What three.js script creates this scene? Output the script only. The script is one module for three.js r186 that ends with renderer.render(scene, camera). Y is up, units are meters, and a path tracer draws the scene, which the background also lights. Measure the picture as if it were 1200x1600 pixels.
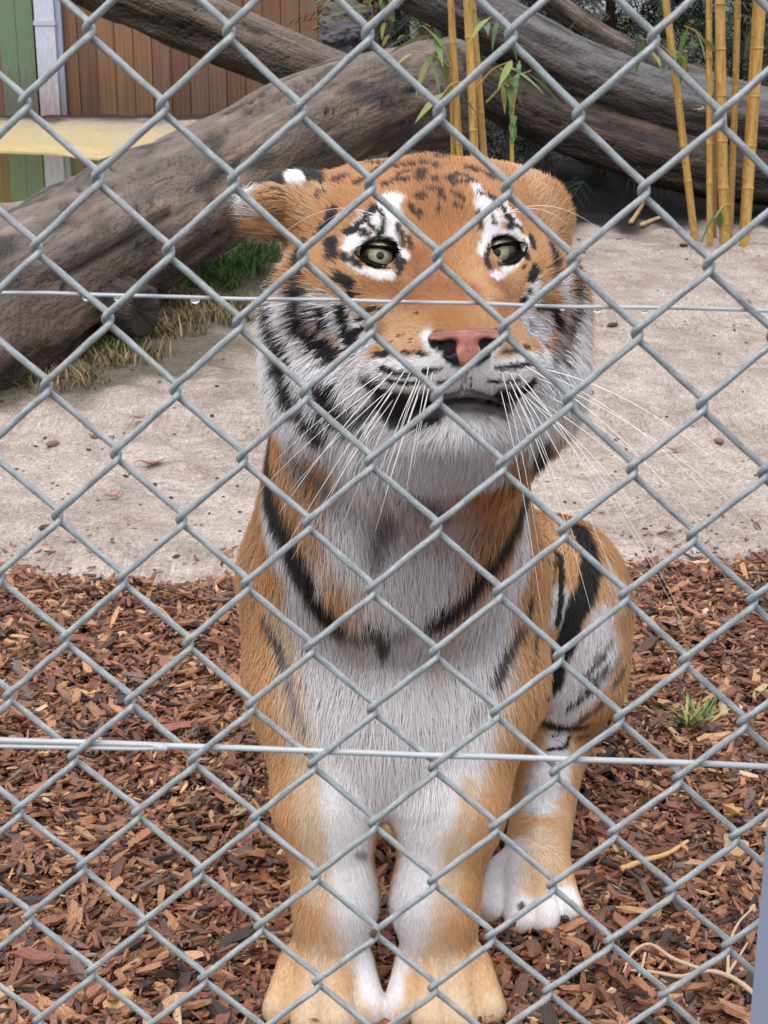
import * as THREE from 'three';
import { mergeGeometries } from 'three/addons/utils/BufferGeometryUtils.js';
import { createNoise2D, createNoise3D } from 'simplex-noise';

// ---------------------------------------------------------------- camera, sky, sun, exposure
const scene = new THREE.Scene();
const camera = new THREE.PerspectiveCamera(36.87, 0.75, 0.05, 400);
camera.position.set(0, 1.1, 0);
camera.rotation.set(-18.2 * Math.PI / 180, 0, 0);
camera.focus = 1.5;
camera.userData.fStop = 32;
const renderer = new THREE.WebGLRenderer({ antialias: true });
renderer.toneMapping = THREE.LinearToneMapping;
renderer.toneMappingExposure = 1.28;
renderer.shadowMap.enabled = true;
{ // overcast sky: an even cloud deck, brighter overhead
  const W = 256, H = 128, d = new Float32Array(W * H * 4);
  for (let y = 0; y < H; y++) for (let x = 0; x < W; x++) {
    const el = ((y + 0.5) / H - 0.5) * Math.PI, s = Math.max(0, Math.sin(el));
    const L = el > 0 ? 0.62 * (1 + 1.6 * s) : 0.3;
    const i = (y * W + x) * 4;
    d[i] = L * 0.97; d[i + 1] = L * 0.99; d[i + 2] = L * 1.04; d[i + 3] = 1;
  }
  const t = new THREE.DataTexture(d, W, H, THREE.RGBAFormat, THREE.FloatType);
  t.mapping = THREE.EquirectangularReflectionMapping; t.magFilter = THREE.LinearFilter; t.minFilter = THREE.LinearFilter; t.needsUpdate = true;
  scene.background = t; scene.environment = t;
}
const sun = new THREE.DirectionalLight(0xfff4e6, 1.2);
sun.position.set(-2.2, 9, 4.5); sun.target.position.set(0, 0, -2);
sun.castShadow = true; sun.shadow.radius = 40; sun.shadow.mapSize.set(2048, 2048);
Object.assign(sun.shadow.camera, { left: -10, right: 10, top: 12, bottom: -12, far: 40 });
scene.add(sun, sun.target);

// ---------------------------------------------------------------- helpers
function rng(seed) { let s = seed >>> 0; return () => { s = (s + 0x6d2b79f5) | 0; let t = Math.imul(s ^ (s >>> 15), 1 | s); t = (t + Math.imul(t ^ (t >>> 7), 61 | t)) ^ t; return ((t ^ (t >>> 14)) >>> 0) / 4294967296; }; }
const R0 = rng(11);
const n2 = createNoise2D(rng(1)), n3 = createNoise3D(rng(2)), n3b = createNoise3D(rng(3));
const fbm2 = (x, y, o = 4) => { let a = 0, w = 0.5; for (let i = 0; i < o; i++) { a += w * n2(x, y); x = x * 2.03 + 7; y = y * 2.03 + 3; w *= 0.5; } return a; };
const fbm3 = (x, y, z, o = 4) => { let a = 0, w = 0.5; for (let i = 0; i < o; i++) { a += w * n3(x, y, z); x = x * 2.03 + 7; y = y * 2.03 + 3; z = z * 2.03 + 5; w *= 0.5; } return a; };
const clamp = (x, a = 0, b = 1) => Math.min(b, Math.max(a, x));
const sst = (a, b, x) => { const t = clamp((x - a) / (b - a)); return t * t * (3 - 2 * t); };
const mix = (a, b, t) => a + (b - a) * t;
const mixc = (a, b, t) => [mix(a[0], b[0], t), mix(a[1], b[1], t), mix(a[2], b[2], t)];
const lin = (r, g, b) => [r, g, b].map((v) => { v /= 255; return v <= 0.04045 ? v / 12.92 : Math.pow((v + 0.055) / 1.055, 2.4); });
const V = (x, y, z) => new THREE.Vector3(x, y, z);
const used = new Map();
function numbered(n) { const k = used.get(n) ?? 0; used.set(n, k + 1); return k ? n + '_' + String(k).padStart(3, '0') : n; }
function tag(o, label, category, group, kind) {
  if (label) o.userData.label = label;
  if (category) o.userData.category = category;
  if (group) o.userData.group = group;
  if (kind) o.userData.kind = kind;
  return o;
}
function thing(name, label, category, pos = [0, 0, 0], group) {
  const g = new THREE.Group(); g.name = numbered(name); g.position.set(...pos); scene.add(g);
  return tag(g, label, category, group);
}
function mesh(name, geo, mat, parent) {
  const m = new THREE.Mesh(geo, mat); m.name = parent === scene ? numbered(name) : name; m.castShadow = m.receiveShadow = true; parent.add(m); return m;
}
const std = (rgb, roughness = 0.8, o = {}) => new THREE.MeshStandardMaterial({ color: new THREE.Color().setRGB(...rgb), roughness, ...o });
const vcm = (roughness = 0.85, o = {}) => new THREE.MeshStandardMaterial({ vertexColors: true, roughness, ...o });
function dataTex(N, M, f, srgb) {
  const d = new Uint8Array(N * M * 4);
  for (let y = 0; y < M; y++) for (let x = 0; x < N; x++) { const c = f(x / N, y / M, x, y), i = (y * N + x) * 4; d[i] = clamp(c[0]) * 255; d[i + 1] = clamp(c[1]) * 255; d[i + 2] = clamp(c[2]) * 255; d[i + 3] = 255; }
  const t = new THREE.DataTexture(d, N, M); t.wrapS = t.wrapT = THREE.RepeatWrapping; t.magFilter = THREE.LinearFilter; t.minFilter = THREE.LinearMipmapLinearFilter; t.generateMipmaps = true; if (srgb) t.colorSpace = THREE.SRGBColorSpace; t.needsUpdate = true; return t;
}
function geoFrom(pos, idx, nor, col, uv) {
  const g = new THREE.BufferGeometry();
  g.setAttribute('position', new THREE.BufferAttribute(pos instanceof Float32Array ? pos : new Float32Array(pos), 3));
  if (nor) g.setAttribute('normal', new THREE.BufferAttribute(nor instanceof Float32Array ? nor : new Float32Array(nor), 3));
  if (col) g.setAttribute('color', new THREE.BufferAttribute(col instanceof Float32Array ? col : new Float32Array(col), 3));
  if (uv) g.setAttribute('uv', new THREE.BufferAttribute(uv instanceof Float32Array ? uv : new Float32Array(uv), 2));
  g.setIndex(new THREE.BufferAttribute(idx instanceof Uint32Array ? idx : new Uint32Array(idx), 1));
  if (!nor) g.computeVertexNormals();
  return g;
}
// a tube along points with a radius per point
function tube(pts, rad, sides = 8, caps = true) {
  const P = [], I = [], n = pts.length;
  let up = V(0.31, 0.87, 0.2);
  for (let i = 0; i < n; i++) {
    const t = V().subVectors(pts[Math.min(n - 1, i + 1)], pts[Math.max(0, i - 1)]).normalize();
    const a = V().crossVectors(t, up).normalize(); const b = V().crossVectors(a, t); up = b.clone();
    const r = typeof rad === 'number' ? rad : rad[i];
    for (let k = 0; k < sides; k++) { const w = k / sides * Math.PI * 2, c = Math.cos(w) * r, s = Math.sin(w) * r; P.push(pts[i].x + a.x * c + b.x * s, pts[i].y + a.y * c + b.y * s, pts[i].z + a.z * c + b.z * s); }
    if (i) for (let k = 0; k < sides; k++) { const p = (i - 1) * sides + k, q = (i - 1) * sides + (k + 1) % sides; I.push(p, p + sides, q, q, p + sides, q + sides); }
  }
  if (caps) for (const e of [0, n - 1]) { const c = P.length / 3; P.push(pts[e].x, pts[e].y, pts[e].z); for (let k = 0; k < sides; k++) { const p = e * sides + k, q = e * sides + (k + 1) % sides; e ? I.push(p, c, q) : I.push(q, c, p); } }
  return geoFrom(P, I);
}
const smooth = (pts, n) => new THREE.CatmullRomCurve3(pts, false, 'centripetal').getPoints(n);
// ---------------------------------------------------------------- the ground of the enclosure
const ST = Math.sin(18.2 * Math.PI / 180), CT = Math.cos(18.2 * Math.PI / 180);
function at(px, py, z) { const a = (px - 600) / 2400, b = (800 - py) / 2400, d = [a, -ST + b * CT, -CT - b * ST], t = z / d[2]; return V(d[0] * t, 1.1 + d[1] * t, z); } // a spot of the place at distance z
const pondIn = (x, z) => { const a = (x + 3.6) / 2.35, b = (z + 9.3) / 2.35; return 1 - Math.sqrt(a * a + b * b) + 0.06 * n2(x * 0.9, z * 0.9); };
const mulchEdge = (x) => -2.90 - 0.10 * sst(0, 0.6, x) + 0.05 * n2(x * 1.7, 3) + 0.025 * n2(x * 7, 9);
function hGround(x, z) {
  let h = 0.2 * sst(-3.2, -6.2, z);
  const sand = sst(0.1, -0.1, z - mulchEdge(x)) ;
  h += sand * (0.022 * fbm2(x * 0.9 + 4, z * 0.9, 2) + 0.020 * fbm2(x * 3.1, z * 3.1, 3) + 0.014 * fbm2(x * 8, z * 8, 3) - 0.010 * Math.max(0, n2(x * 6 + 3, z * 6) - 0.45));
  h += (1 - sand) * (0.012 * fbm2(x * 2.2, z * 2.2, 3));
  const near = Math.hypot(x, z + 1.7); h -= (1 - sand) * 0.006 * sst(0.7, 0.3, near);
  const p = pondIn(x, z); if (p > -0.6) h = mix(h, z < -9.6 ? 0.125 + 0.07 * sst(0, -0.6, p) : h, sst(-0.6, -0.1, p)) - 0.5 * sst(-0.03, 0.35, p);
  return h;
}
function hitGround(px, py) { const a = (px - 600) / 2400, b = (800 - py) / 2400, d = [a, -ST + b * CT, -CT - b * ST]; let t = 1; for (let i = 0; i < 3000; i++) { const x = d[0] * t, y = 1.1 + d[1] * t, z = d[2] * t; if (y < hGround(x, z)) return V(x, hGround(x, z), z); t += 0.006; } return V(0, 0, -5); }
{
  const xs = [], zs = [];
  for (const x of [-120, -60, -30, -16, -10, -7, -5.5, -4.6]) xs.push(x);
  for (let x = -4; x <= 3.6; x += x > -1.9 && x < 2.2 ? 0.032 : 0.09) xs.push(x);
  for (const x of [4, 4.6, 5.5, 7, 10, 16, 30, 60, 120]) xs.push(x);
  for (const z of [60, 30, 12, 6, 3, 1.5, 0.5, -0.2, -0.8]) zs.push(z);
  for (let z = -1; z >= -14.4; z -= z > -6.6 ? 0.032 : 0.1) zs.push(z);
  for (const z of [-15.2, -17, -20, -26, -40, -70, -140, -260]) zs.push(z);
  const P = [], C = [], U = [], I = [], nx = xs.length;
  const sandA = lin(210, 197, 189), sandB = lin(172, 157, 150), bankC = lin(216, 196, 154), soil = lin(64, 46, 40), litter = lin(70, 52, 46), damp = lin(150, 135, 128), far = lin(110, 112, 80);
  zs.forEach((z, j) => xs.forEach((x, i) => {
    P.push(x, hGround(x, z), z); U.push(x * 0.5, z * 0.5);
    let c = mixc(sandA, sandB, clamp(0.45 + 0.8 * fbm2(x * 2.2, z * 2.2, 4) + 0.8 * fbm2(x * 9, z * 13, 3)));
    c = mixc(c, damp, 0.5 * sst(0.15, 0.5, fbm2(x * 5 + 9, z * 5, 3)));
    const pd = pondIn(x, z); if (z < -8) c = mixc(c, bankC, sst(-0.85, -0.3, pd) * sst(-9.3, -10.4, z) + (pd > -0.1 ? 0.4 : 0) );
    c = mixc(c, litter, sst(-12.9, -13.5, z + 0.3 * n2(x * 2, z * 2)));
    if (x > -0.6) c = mixc(c, lin(28, 23, 21), sst(-6.5, -6.75, z + 0.2 * n2(x * 3, z)));  // shade under and behind the right-hand logs, painted into the ground colour
    const g = sst(-0.25, -0.55, x + 0.1 * n2(x * 3, z * 3)) * sst(-4.25, -4.5, z + (x + 0.5) * 0.45 + 0.15 * n2(x * 4, z * 4)) * sst(-8, -7, z); c = mixc(c, lin(84, 78, 56), g * 0.8);
    c = mixc(c, soil, sst(-0.015, 0.03, z - mulchEdge(x) + 0.02 * n2(x * 22, z * 22)));
    if (Math.abs(x) > 6 || z < -15) c = mixc(c, far, 0.7);
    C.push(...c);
    if (i && j) { const a = (j - 1) * nx + i - 1, b = a + nx; I.push(a, a + 1, b, a + 1, b + 1, b); }
  }));
  const grain = dataTex(1024, 1024, (u, v, x, y) => { // tileable speckle
    const w = (f, k) => n3(Math.cos(u * 6.2832) * f, Math.sin(u * 6.2832) * f, k + Math.cos(v * 6.2832) * f) * 0.5 + n3b(Math.cos(v * 6.2832) * f, Math.sin(v * 6.2832) * f, k + Math.sin(u * 6.2832) * f) * 0.5;
    let s = 0.84 + 0.12 * w(28, 2) + 0.14 * w(70, 5) + 0.20 * (R0() - 0.5); if (R0() > 0.993) s -= 0.22; return [s, s * 0.995, s * 0.985];
  }, true);
  const bump = dataTex(1024, 1024, (u, v) => { const w = (f, k) => n3(Math.cos(u * 6.2832) * f, Math.sin(u * 6.2832) * f, k + Math.cos(v * 6.2832) * f) * 0.5 + n3b(Math.cos(v * 6.2832) * f, Math.sin(v * 6.2832) * f, k + Math.sin(u * 6.2832) * f) * 0.5; const s = 0.5 + 0.2 * w(14, 1) + 0.25 * w(40, 3) + 0.15 * w(90, 8) + 0.1 * (R0() - 0.5); return [s, s, s]; });
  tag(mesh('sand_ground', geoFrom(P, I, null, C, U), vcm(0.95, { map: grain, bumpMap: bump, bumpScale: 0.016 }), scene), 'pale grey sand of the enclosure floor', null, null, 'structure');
}
{ // pond: still green-brown water
  const w = new THREE.CircleGeometry(3.3, 48); w.rotateX(-Math.PI / 2); w.translate(-3.6, 0.10, -9.3);
  const rip = dataTex(256, 256, (u, v) => { const s = 0.5 + 0.3 * n3(Math.cos(u * 6.283) * 2, Math.sin(u * 6.283) * 2, Math.cos(v * 6.283) * 3) + 0.15 * n3b(Math.cos(v * 6.283) * 7, Math.sin(v * 6.283) * 7, Math.cos(u * 6.283) * 4); return [s, s, s]; });
  const m = new THREE.MeshPhysicalMaterial({ color: new THREE.Color().setRGB(0.05, 0.062, 0.016), roughness: 0.05, ior: 1.33, specularIntensity: 1, bumpMap: rip, bumpScale: 0.0012 });
  tag(mesh('pond', w, m, scene), 'still green pond water in front of the sandy bank', null, null, 'structure');
}
// ---------------------------------------------------------------- timber screen behind the pond
const WZ = -14.0, wallX = (px) => (px - 600) / 2400 * 13.6;
{
  const wood = dataTex(256, 512, (u, v) => { const g = n2(u * 14, v * 1.5) * 0.5 + n2(u * 46, v * 3) * 0.3 + n2(u * 120, v * 5) * 0.2; let s = 0.8 + 0.16 * g - 0.12 * sst(0.3, 0, v); const k = Math.hypot((u - 0.4) * 2, (v - 0.62) * 14); if (k < 0.5) s -= 0.25 * sst(0.5, 0.1, k); return [s, s * 0.985, s * 0.97]; }, true);
  const wall = thing('plank_wall', 'brown wall of upright timber boards standing behind the pond', 'wall', [-1.4, 0, WZ]);
  const r = rng(21), cols = [[146, 108, 84], [156, 118, 90], [138, 102, 82], [164, 126, 96], [134, 102, 90], [150, 116, 98]];
  const edges = []; for (let p = 100; p < 640; p += 28.5) edges.push(p); const left = []; for (let p = 12; p > -640; p -= 28) left.unshift(p);
  const add = (a, b) => {
    const x0 = wallX(a) + 0.0035, x1 = wallX(b) - 0.0035, g = new THREE.BoxGeometry(x1 - x0, 2.2, 0.028, 1, 1, 1), uv = g.attributes.uv, o = r(), o2 = r();
    for (let i = 0; i < uv.count; i++) uv.setXY(i, uv.getX(i) * 0.6 + o, uv.getY(i) + o2 * 0);
    const c = lin(...cols[Math.floor(r() * cols.length)]);
    const m = mesh('plank', g, std(c, 0.82, { map: wood, bumpMap: wood, bumpScale: 0.004 }), wall); m.position.set((x0 + x1) / 2 + 1.4, 1.27, (r() - 0.5) * 0.012); m.rotation.z = (r() - 0.5) * 0.004;
  };
  for (let i = 1; i < edges.length; i++) add(edges[i - 1], edges[i]);
  for (let i = 1; i < left.length; i++) add(left[i - 1], left[i]);
  { const w = wallX(640) - wallX(-630), bk = mesh('added_backing', new THREE.BoxGeometry(w, 2.15, 0.012), std(lin(38, 30, 26), 0.95), wall); bk.position.set((wallX(640) + wallX(-630)) / 2 + 1.4, 1.25, -0.030); }  // dark sheet added behind the boards so the gaps between them stay dark
  const rail = new THREE.BoxGeometry(wallX(640) - wallX(-630), 0.1, 0.05); for (const y of [0.6, 1.7]) { const m = mesh('rail', rail, std(lin(110, 80, 62), 0.85), wall); m.position.set((wallX(640) + wallX(-630)) / 2 + 1.4, y, -0.068); }
  const dirt = (hi, lo, t) => dataTex(64, 256, (u, v) => { const k = sst(0.30, 0.0, v + 0.06 * n2(u * 4, v * 9)); const c = mixc(hi.map((q) => q / 255), lo.map((q) => q / 255), k); const s = 1 + 0.05 * n2(u * 9 + t, v * 20); return c.map((q) => q * s); }, true);
  const door = thing('green_panel', 'green painted board panel between brown boards and the pale post', 'panel', [wallX(37), 0.15, WZ + 0.03]);
  const gm = new THREE.MeshStandardMaterial({ map: dirt([104, 124, 98], [96, 98, 86], 3), roughness: 0.7 });
  for (const s of [-1, 1]) { const b = mesh('board', new THREE.BoxGeometry(0.146, 2.2, 0.03), gm, door); b.position.set(s * 0.0755, 1.1, s * 0.002); }
  const post = thing('steel_post', 'pale grey blue square post beside the green panel by the pond', 'post', [wallX(84), 0.15, WZ + 0.06]);
  const shaft = mesh('shaft', new THREE.BoxGeometry(0.17, 2.3, 0.12), new THREE.MeshStandardMaterial({ map: dirt([190, 196, 214], [158, 140, 142], 5), roughness: 0.55 }), post); shaft.position.y = 1.1;
  const fl = mesh('flange', new THREE.BoxGeometry(0.05, 2.3, 0.05), new THREE.MeshStandardMaterial({ map: dirt([150, 160, 186], [130, 120, 128], 8), roughness: 0.55 }), post); fl.position.set(0.112, 1.1, 0);
  const cp = mesh('clamp', new THREE.BoxGeometry(0.19, 0.04, 0.14), std(lin(180, 186, 204), 0.5), post); cp.position.y = 0.82;
}
// olive reed screen and a far wire fence at the right end of the enclosure
{
  const rs = thing('reed_screen', 'olive brown reed screen behind the far wire fence', 'screen', [5.2, 0.2, -11.5]), r = rng(9);
  const mats = [[104, 96, 66], [92, 86, 60], [116, 104, 72], [84, 80, 58]].map((c) => std(lin(...c), 0.9)), g = new THREE.CylinderGeometry(0.02, 0.022, 2.4, 5);
  const gs = [[], [], [], []]; for (let x = -2.6; x < 2; x += 0.034) { const c = g.clone(); c.rotateZ((r() - 0.5) * 0.02); c.translate(x, 1.2, (r() - 0.5) * 0.03); gs[Math.floor(r() * 4)].push(c); }
  gs.forEach((q, i) => tag(mesh('reeds', mergeGeometries(q), mats[i], rs), null, null, null, 'stuff'));
  const ff = thing('far_wire_fence', 'distant galvanised mesh in front of the olive reed screen', 'fence', [5.2, 0.2, -11.35]), wm = std(lin(150, 152, 140), 0.45, { metalness: 0.5 });
  const ws = 0.068; for (let k = 0; k < 46; k++) { const pts = []; for (let j = 0; j <= 26; j++) pts.push(V(-2.2 + (k + (j % 2)) * ws, 0.1 + j * ws * 1.05, (j % 2 ? 0.004 : -0.004))); mesh('wire', tube(pts, 0.0028, 4, false), wm, ff); }
  const pp = mesh('rail', tube([V(-2.3, 1.95, -0.01), V(1.2, 1.95, -0.01)], 0.02, 8), wm, ff);
}
// ---------------------------------------------------------------- bark mulch: the chips that show largest are pieces, the rest one mass
{
  const bed = new THREE.Group(); bed.name = 'mulch_bed'; scene.add(bed); tag(bed, 'bed of reddish brown bark mulch in front of the sand', null, null, 'structure');
  const r = rng(31);
  const chipGrain = dataTex(128, 256, (u, v) => { const q = 0.80 + 0.22 * n2(v * 26, u * 2.5) + 0.14 * n2(v * 70, u * 5) + 0.10 * n2(u * 9, v * 9); return [q, q * 0.985, q * 0.97]; }, true);
  const chipGeo = (len, wid, thk) => {
    const g = new THREE.BoxGeometry(len, thk, wid, 3, 1, 2), p = g.attributes.position, seen = new Map(), bend = (r() - 0.5) * 0.5;
    for (let i = 0; i < p.count; i++) {
      const k = [p.getX(i), p.getY(i), p.getZ(i)].map((v) => v.toFixed(4)).join(); let o = seen.get(k);
      if (!o) { const e = Math.abs(p.getX(i)) / (len / 2); o = [(r() - 0.5) * len * 0.16 * (0.3 + e), (r() - 0.5) * thk * 0.5 + bend * (p.getX(i) / len) ** 2 * len * 0.5, (r() - 0.5) * wid * 0.3 - p.getZ(i) * e * e * (0.2 + 0.5 * r())]; seen.set(k, o); }
      p.setXYZ(i, p.getX(i) + o[0], p.getY(i) + o[1], p.getZ(i) + o[2]);
    }
    const f = g.toNonIndexed(); f.computeVertexNormals(); return f;
  };
  const shapes = []; for (let i = 0; i < 14; i++) shapes.push(chipGeo(1, 0.12 + 0.30 * r() * r() + 0.06 * r(), 0.07 + 0.12 * r()));
  const pal = [[[146, 98, 74], 6], [[168, 116, 87], 6], [[188, 132, 97], 5.5], [[118, 80, 65], 5], [[66, 51, 46], 3.2], [[158, 102, 83], 4], [[206, 154, 115], 3], [[220, 176, 133], 1.6], [[230, 200, 160], 0.6], [[132, 111, 103], 2]];
  const tot = pal.reduce((s, p) => s + p[1], 0), pick = () => { let q = r() * tot; for (const p of pal) if ((q -= p[1]) < 0) return p[0]; return pal[0][0]; };
  const M = new THREE.Matrix4(), Q = new THREE.Quaternion(), E = new THREE.Euler();
  const lists = shapes.map(() => []), big = [];
  const put = (x, z, len, lift, tilt) => {
    E.set((r() - 0.5) * tilt, r() * Math.PI * 2, (r() - 0.5) * tilt); Q.setFromEuler(E);
    const w = len * (0.75 + 0.5 * r()), s = Math.floor(r() * shapes.length), y = hGround(x, z) + lift;
    const m = new THREE.Matrix4().compose(V(x, y, z), Q, V(len, w * 0.85, Math.max(w, 0.012))), c = pick();
    lists[s].push([m, c, x, z, len]);
  };
  const N = 130000;
  for (let i = 0; i < N; i++) {
    const z = -1.15 - r() * 2.15, x = (r() * 2 - 1) * (0.42 - z * 0.30) + 0.02;
    const e = z - mulchEdge(x); if (e < -0.02 && r() > 0.02 + 0.25 * sst(-0.08, -0.02, e)) continue; if (e < -0.25) continue;
    const len = Math.min(0.056, 0.0065 + 0.0125 * -Math.log(1 - r() * 0.98)), deep = e > 0.02 ? 1 : 0.15;
    put(x, z, len, r() * 0.024 * deep + 0.002 + 0.008 * deep * n2(x * 9, z * 9), 0.9);
  }
  // the largest in view
  const all = []; lists.forEach((l, s) => l.forEach((c) => { const px = Math.abs(c[2] / (-c[3])) < 0.34 && c[3] < -1.45; if (px && c[4] > 0.04) all.push([c[4] / -c[3], s, c]); }));
  all.sort((a, b) => b[0] - a[0]);
  const top = new Set(all.slice(0, 300).map((a) => a[2])), mats = new Map();
  const matOf = (c) => { const k = c.join(); if (!mats.has(k)) mats.set(k, std(lin(...c), 0.62, { map: chipGrain })); return mats.get(k); };
  all.slice(0, 300).forEach(([, s, c]) => { const m = mesh('wood_chip', shapes[s], matOf(c[1]), bed); c[0].decompose(m.position, m.quaternion, m.scale); m.position.y += 0.004; });
  const im = std([1, 1, 1], 0.62, { map: chipGrain }), col = new THREE.Color();
  lists.forEach((l, s) => {
    const q = l.filter((c) => !top.has(c)), o = new THREE.InstancedMesh(shapes[s], im, q.length); o.name = 'wood_chips'; o.castShadow = o.receiveShadow = true; tag(o, null, null, null, 'stuff');
    q.forEach((c, i) => { o.setMatrixAt(i, c[0]); const k = 0.6 + 0.65 * r(), v = lin(...c[1]); o.setColorAt(i, col.setRGB(v[0] * k, v[1] * k, v[2] * k)); });
    bed.add(o);
  });
}
// crumbs of soil and bark lying on the sand
{
  const r = rng(41), g = new THREE.IcosahedronGeometry(1, 0); g.scale(1.3, 0.5, 0.9);
  const n = 900, o = new THREE.InstancedMesh(g, std([1, 1, 1], 0.9), n), M = new THREE.Matrix4(), Q = new THREE.Quaternion(), col = new THREE.Color(); o.name = 'sand_crumbs';
  for (let i = 0; i < n; i++) { const z = -3.05 - Math.pow(r(), 1.6) * 3.6, x = (r() * 2 - 1) * (0.2 - z * 0.27), s = 0.0025 + 0.006 * r() * r() + (r() > 0.985 ? 0.012 : 0); Q.setFromEuler(new THREE.Euler(0, r() * 6.3, 0)); M.compose(V(x, hGround(x, z) + s * 0.3, z), Q, V(s, s, s)); o.setMatrixAt(i, M); const c = lin(...[[70, 54, 48], [110, 92, 84], [140, 126, 118], [52, 42, 40]][Math.floor(r() * 4)]); o.setColorAt(i, col.setRGB(...c)); }
  scene.add(tag(o, 'dark crumbs of soil and bark scattered over the sand', 'debris', null, 'stuff'));
}
// ---------------------------------------------------------------- weathered tree trunks
const barkBump = dataTex(512, 512, (u, v) => { const cu = Math.cos(u * 6.2832), su = Math.sin(u * 6.2832), w = (f, g, k) => n3(cu * f, su * f, k + Math.cos(v * 6.2832) * g) * 0.6 + n3b(cu * f, su * f, k + Math.sin(v * 6.2832) * g) * 0.4; const s = 0.5 + 0.12 * w(5, 0.9, 1) + 0.06 * w(14, 3.4, 4) + 0.16 * w(22, 22, 7) + 0.18 * w(8, 10, 11); return [s, s, s]; });
function logGeo(path, radii, o) {
  const n = o.n ?? 150, m = o.m ?? 60, curve = new THREE.CatmullRomCurve3(path, false, 'centripetal'), L = curve.getLength(), pts = curve.getSpacedPoints(n), P = [], C = [], U = [], I = [], s = o.seed * 17.3;
  let up = V(0, 1, 0.01);
  const rAt = (t) => { const f = t * (radii.length - 1), i = Math.min(radii.length - 2, Math.floor(f)); return mix(radii[i], radii[i + 1], f - i); };
  const put = (i, sc, push) => {
    const t = i / n, T = V().subVectors(pts[Math.min(n, i + 1)], pts[Math.max(0, i - 1)]).normalize(), A = V().crossVectors(T, up).normalize(), B = V().crossVectors(A, T); up = B.clone();
    for (let k = 0; k <= m; k++) {
      const th = k / m * Math.PI * 2, ct = Math.cos(th), sn = Math.sin(th), l = t * L;
      let d = 1 + 0.10 * n3(ct * 0.8 + s, sn * 0.8, l * 1.1) + 0.05 * n3(ct * 2 + s, sn * 2, l * 2.2 + 4) + (o.grain ?? 0.010) * n3b(ct * 7 + s, sn * 7, l * 3) + 0.008 * n3(ct * 8, sn * 8 + s, l * 14);
      const cr = Math.abs(n3(ct * 2.6 + s, sn * 2.6 + 5, l * 0.7 + 0.25 * n3b(l * 3, ct * 3, sn * 3))), cw = sst(0.05, 0.0, cr) * sst(-0.1, 0.3, n3b(ct + s, sn, l * 1.3)); d -= 0.11 * cw;
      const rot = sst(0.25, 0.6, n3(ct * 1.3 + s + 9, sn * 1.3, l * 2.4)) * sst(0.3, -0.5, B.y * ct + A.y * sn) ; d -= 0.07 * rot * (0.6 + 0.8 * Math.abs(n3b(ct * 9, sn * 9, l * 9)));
      let kn = 0; for (const q of o.knots ?? []) { const da = Math.atan2(Math.sin(th - q[1]), Math.cos(th - q[1])) * rAt(t) / q[2], dl = (t - q[0]) * L / q[2], e = Math.hypot(da, dl); if (e < 2) { d += 0.22 * Math.exp(-((e - 0.75) ** 2) * 8) * q[2] / rAt(t) - 0.4 * Math.exp(-e * e * 7) * q[2] / rAt(t); kn = Math.max(kn, Math.exp(-e * e * 3)); } }
      const R = rAt(t) * d * sc, x = pts[i].x + (B.x * ct + A.x * sn) * R + T.x * push, y = pts[i].y + (B.y * ct + A.y * sn) * R + T.y * push, z = pts[i].z + (B.z * ct + A.z * sn) * R + T.z * push;
      P.push(x, y, z); U.push(k / m * (o.uvw ?? 1), l / (o.uvl ?? 1.1));
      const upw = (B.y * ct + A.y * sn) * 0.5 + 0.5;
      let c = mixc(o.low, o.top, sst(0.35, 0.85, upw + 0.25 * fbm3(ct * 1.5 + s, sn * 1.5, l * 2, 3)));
      c = mixc(c, o.dark, 0.9 * sst(-0.02, 0.38, fbm3(ct * 1.8 + s, sn * 1.8 + 3, l * 2.6, 4)));
      c = mixc(c, o.pale, 0.6 * sst(0.15, 0.5, fbm3(ct * 3 + s, sn * 3 + 8, l * 1.8, 4)));
      const st = 0.5 + 0.5 * n3(ct * 22 + s, sn * 22, l * 2.2); const bl = fbm3(ct * 4 + s, sn * 4, l * 5, 4); c = c.map((q) => q * (0.95 + 0.09 * st + 0.6 * bl));
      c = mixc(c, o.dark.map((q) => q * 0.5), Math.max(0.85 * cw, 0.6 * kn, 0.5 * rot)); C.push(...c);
    }
  };
  const rows = []; put(0, 0.02, 0.03); put(0, 0.6, 0.015); put(0, 0.92, 0.0);
  for (let i = 0; i <= n; i++) put(i, 1, 0); put(n, 0.9, 0.01); put(n, 0.55, 0.0); put(n, 0.02, -0.02);
  const R = P.length / 3 / (m + 1);
  for (let j = 1; j < R; j++) for (let k = 0; k < m; k++) { const a = (j - 1) * (m + 1) + k, b = a + m + 1; I.push(a, a + 1, b, a + 1, b + 1, b); }
  // winding is checked against the axis
  const g = geoFrom(P, I, null, C, U), q = (10 * (m + 1)) * 3, N = g.attributes.normal.array, ax = pts[7]; if ((P[q] - ax.x) * N[q] + (P[q + 1] - ax.y) * N[q + 1] + (P[q + 2] - ax.z) * N[q + 2] < 0) { for (let i = 0; i < I.length; i += 3) { const w = I[i]; I[i] = I[i + 1]; I[i + 1] = w; } return geoFrom(P, I, null, C, U); }
  return g;
}
const logMat = vcm(0.72, { bumpMap: barkBump, bumpScale: 0.018 });
function makeLog(name, label, path, radii, o, extra) {
  const base = path[0], t = thing(name, label, 'log', [base.x, hGround(base.x, base.z), base.z]), mv = (g) => { g.translate(-t.position.x, -t.position.y, -t.position.z); return g; };
  mesh('trunk', mv(logGeo(path, radii, o)), logMat, t); for (const [nm, p, r, oo] of extra ?? []) mesh(nm, mv(logGeo(p, r, { ...o, n: 24, m: 28, knots: [], ...oo })), logMat, t); return t;
}
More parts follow.
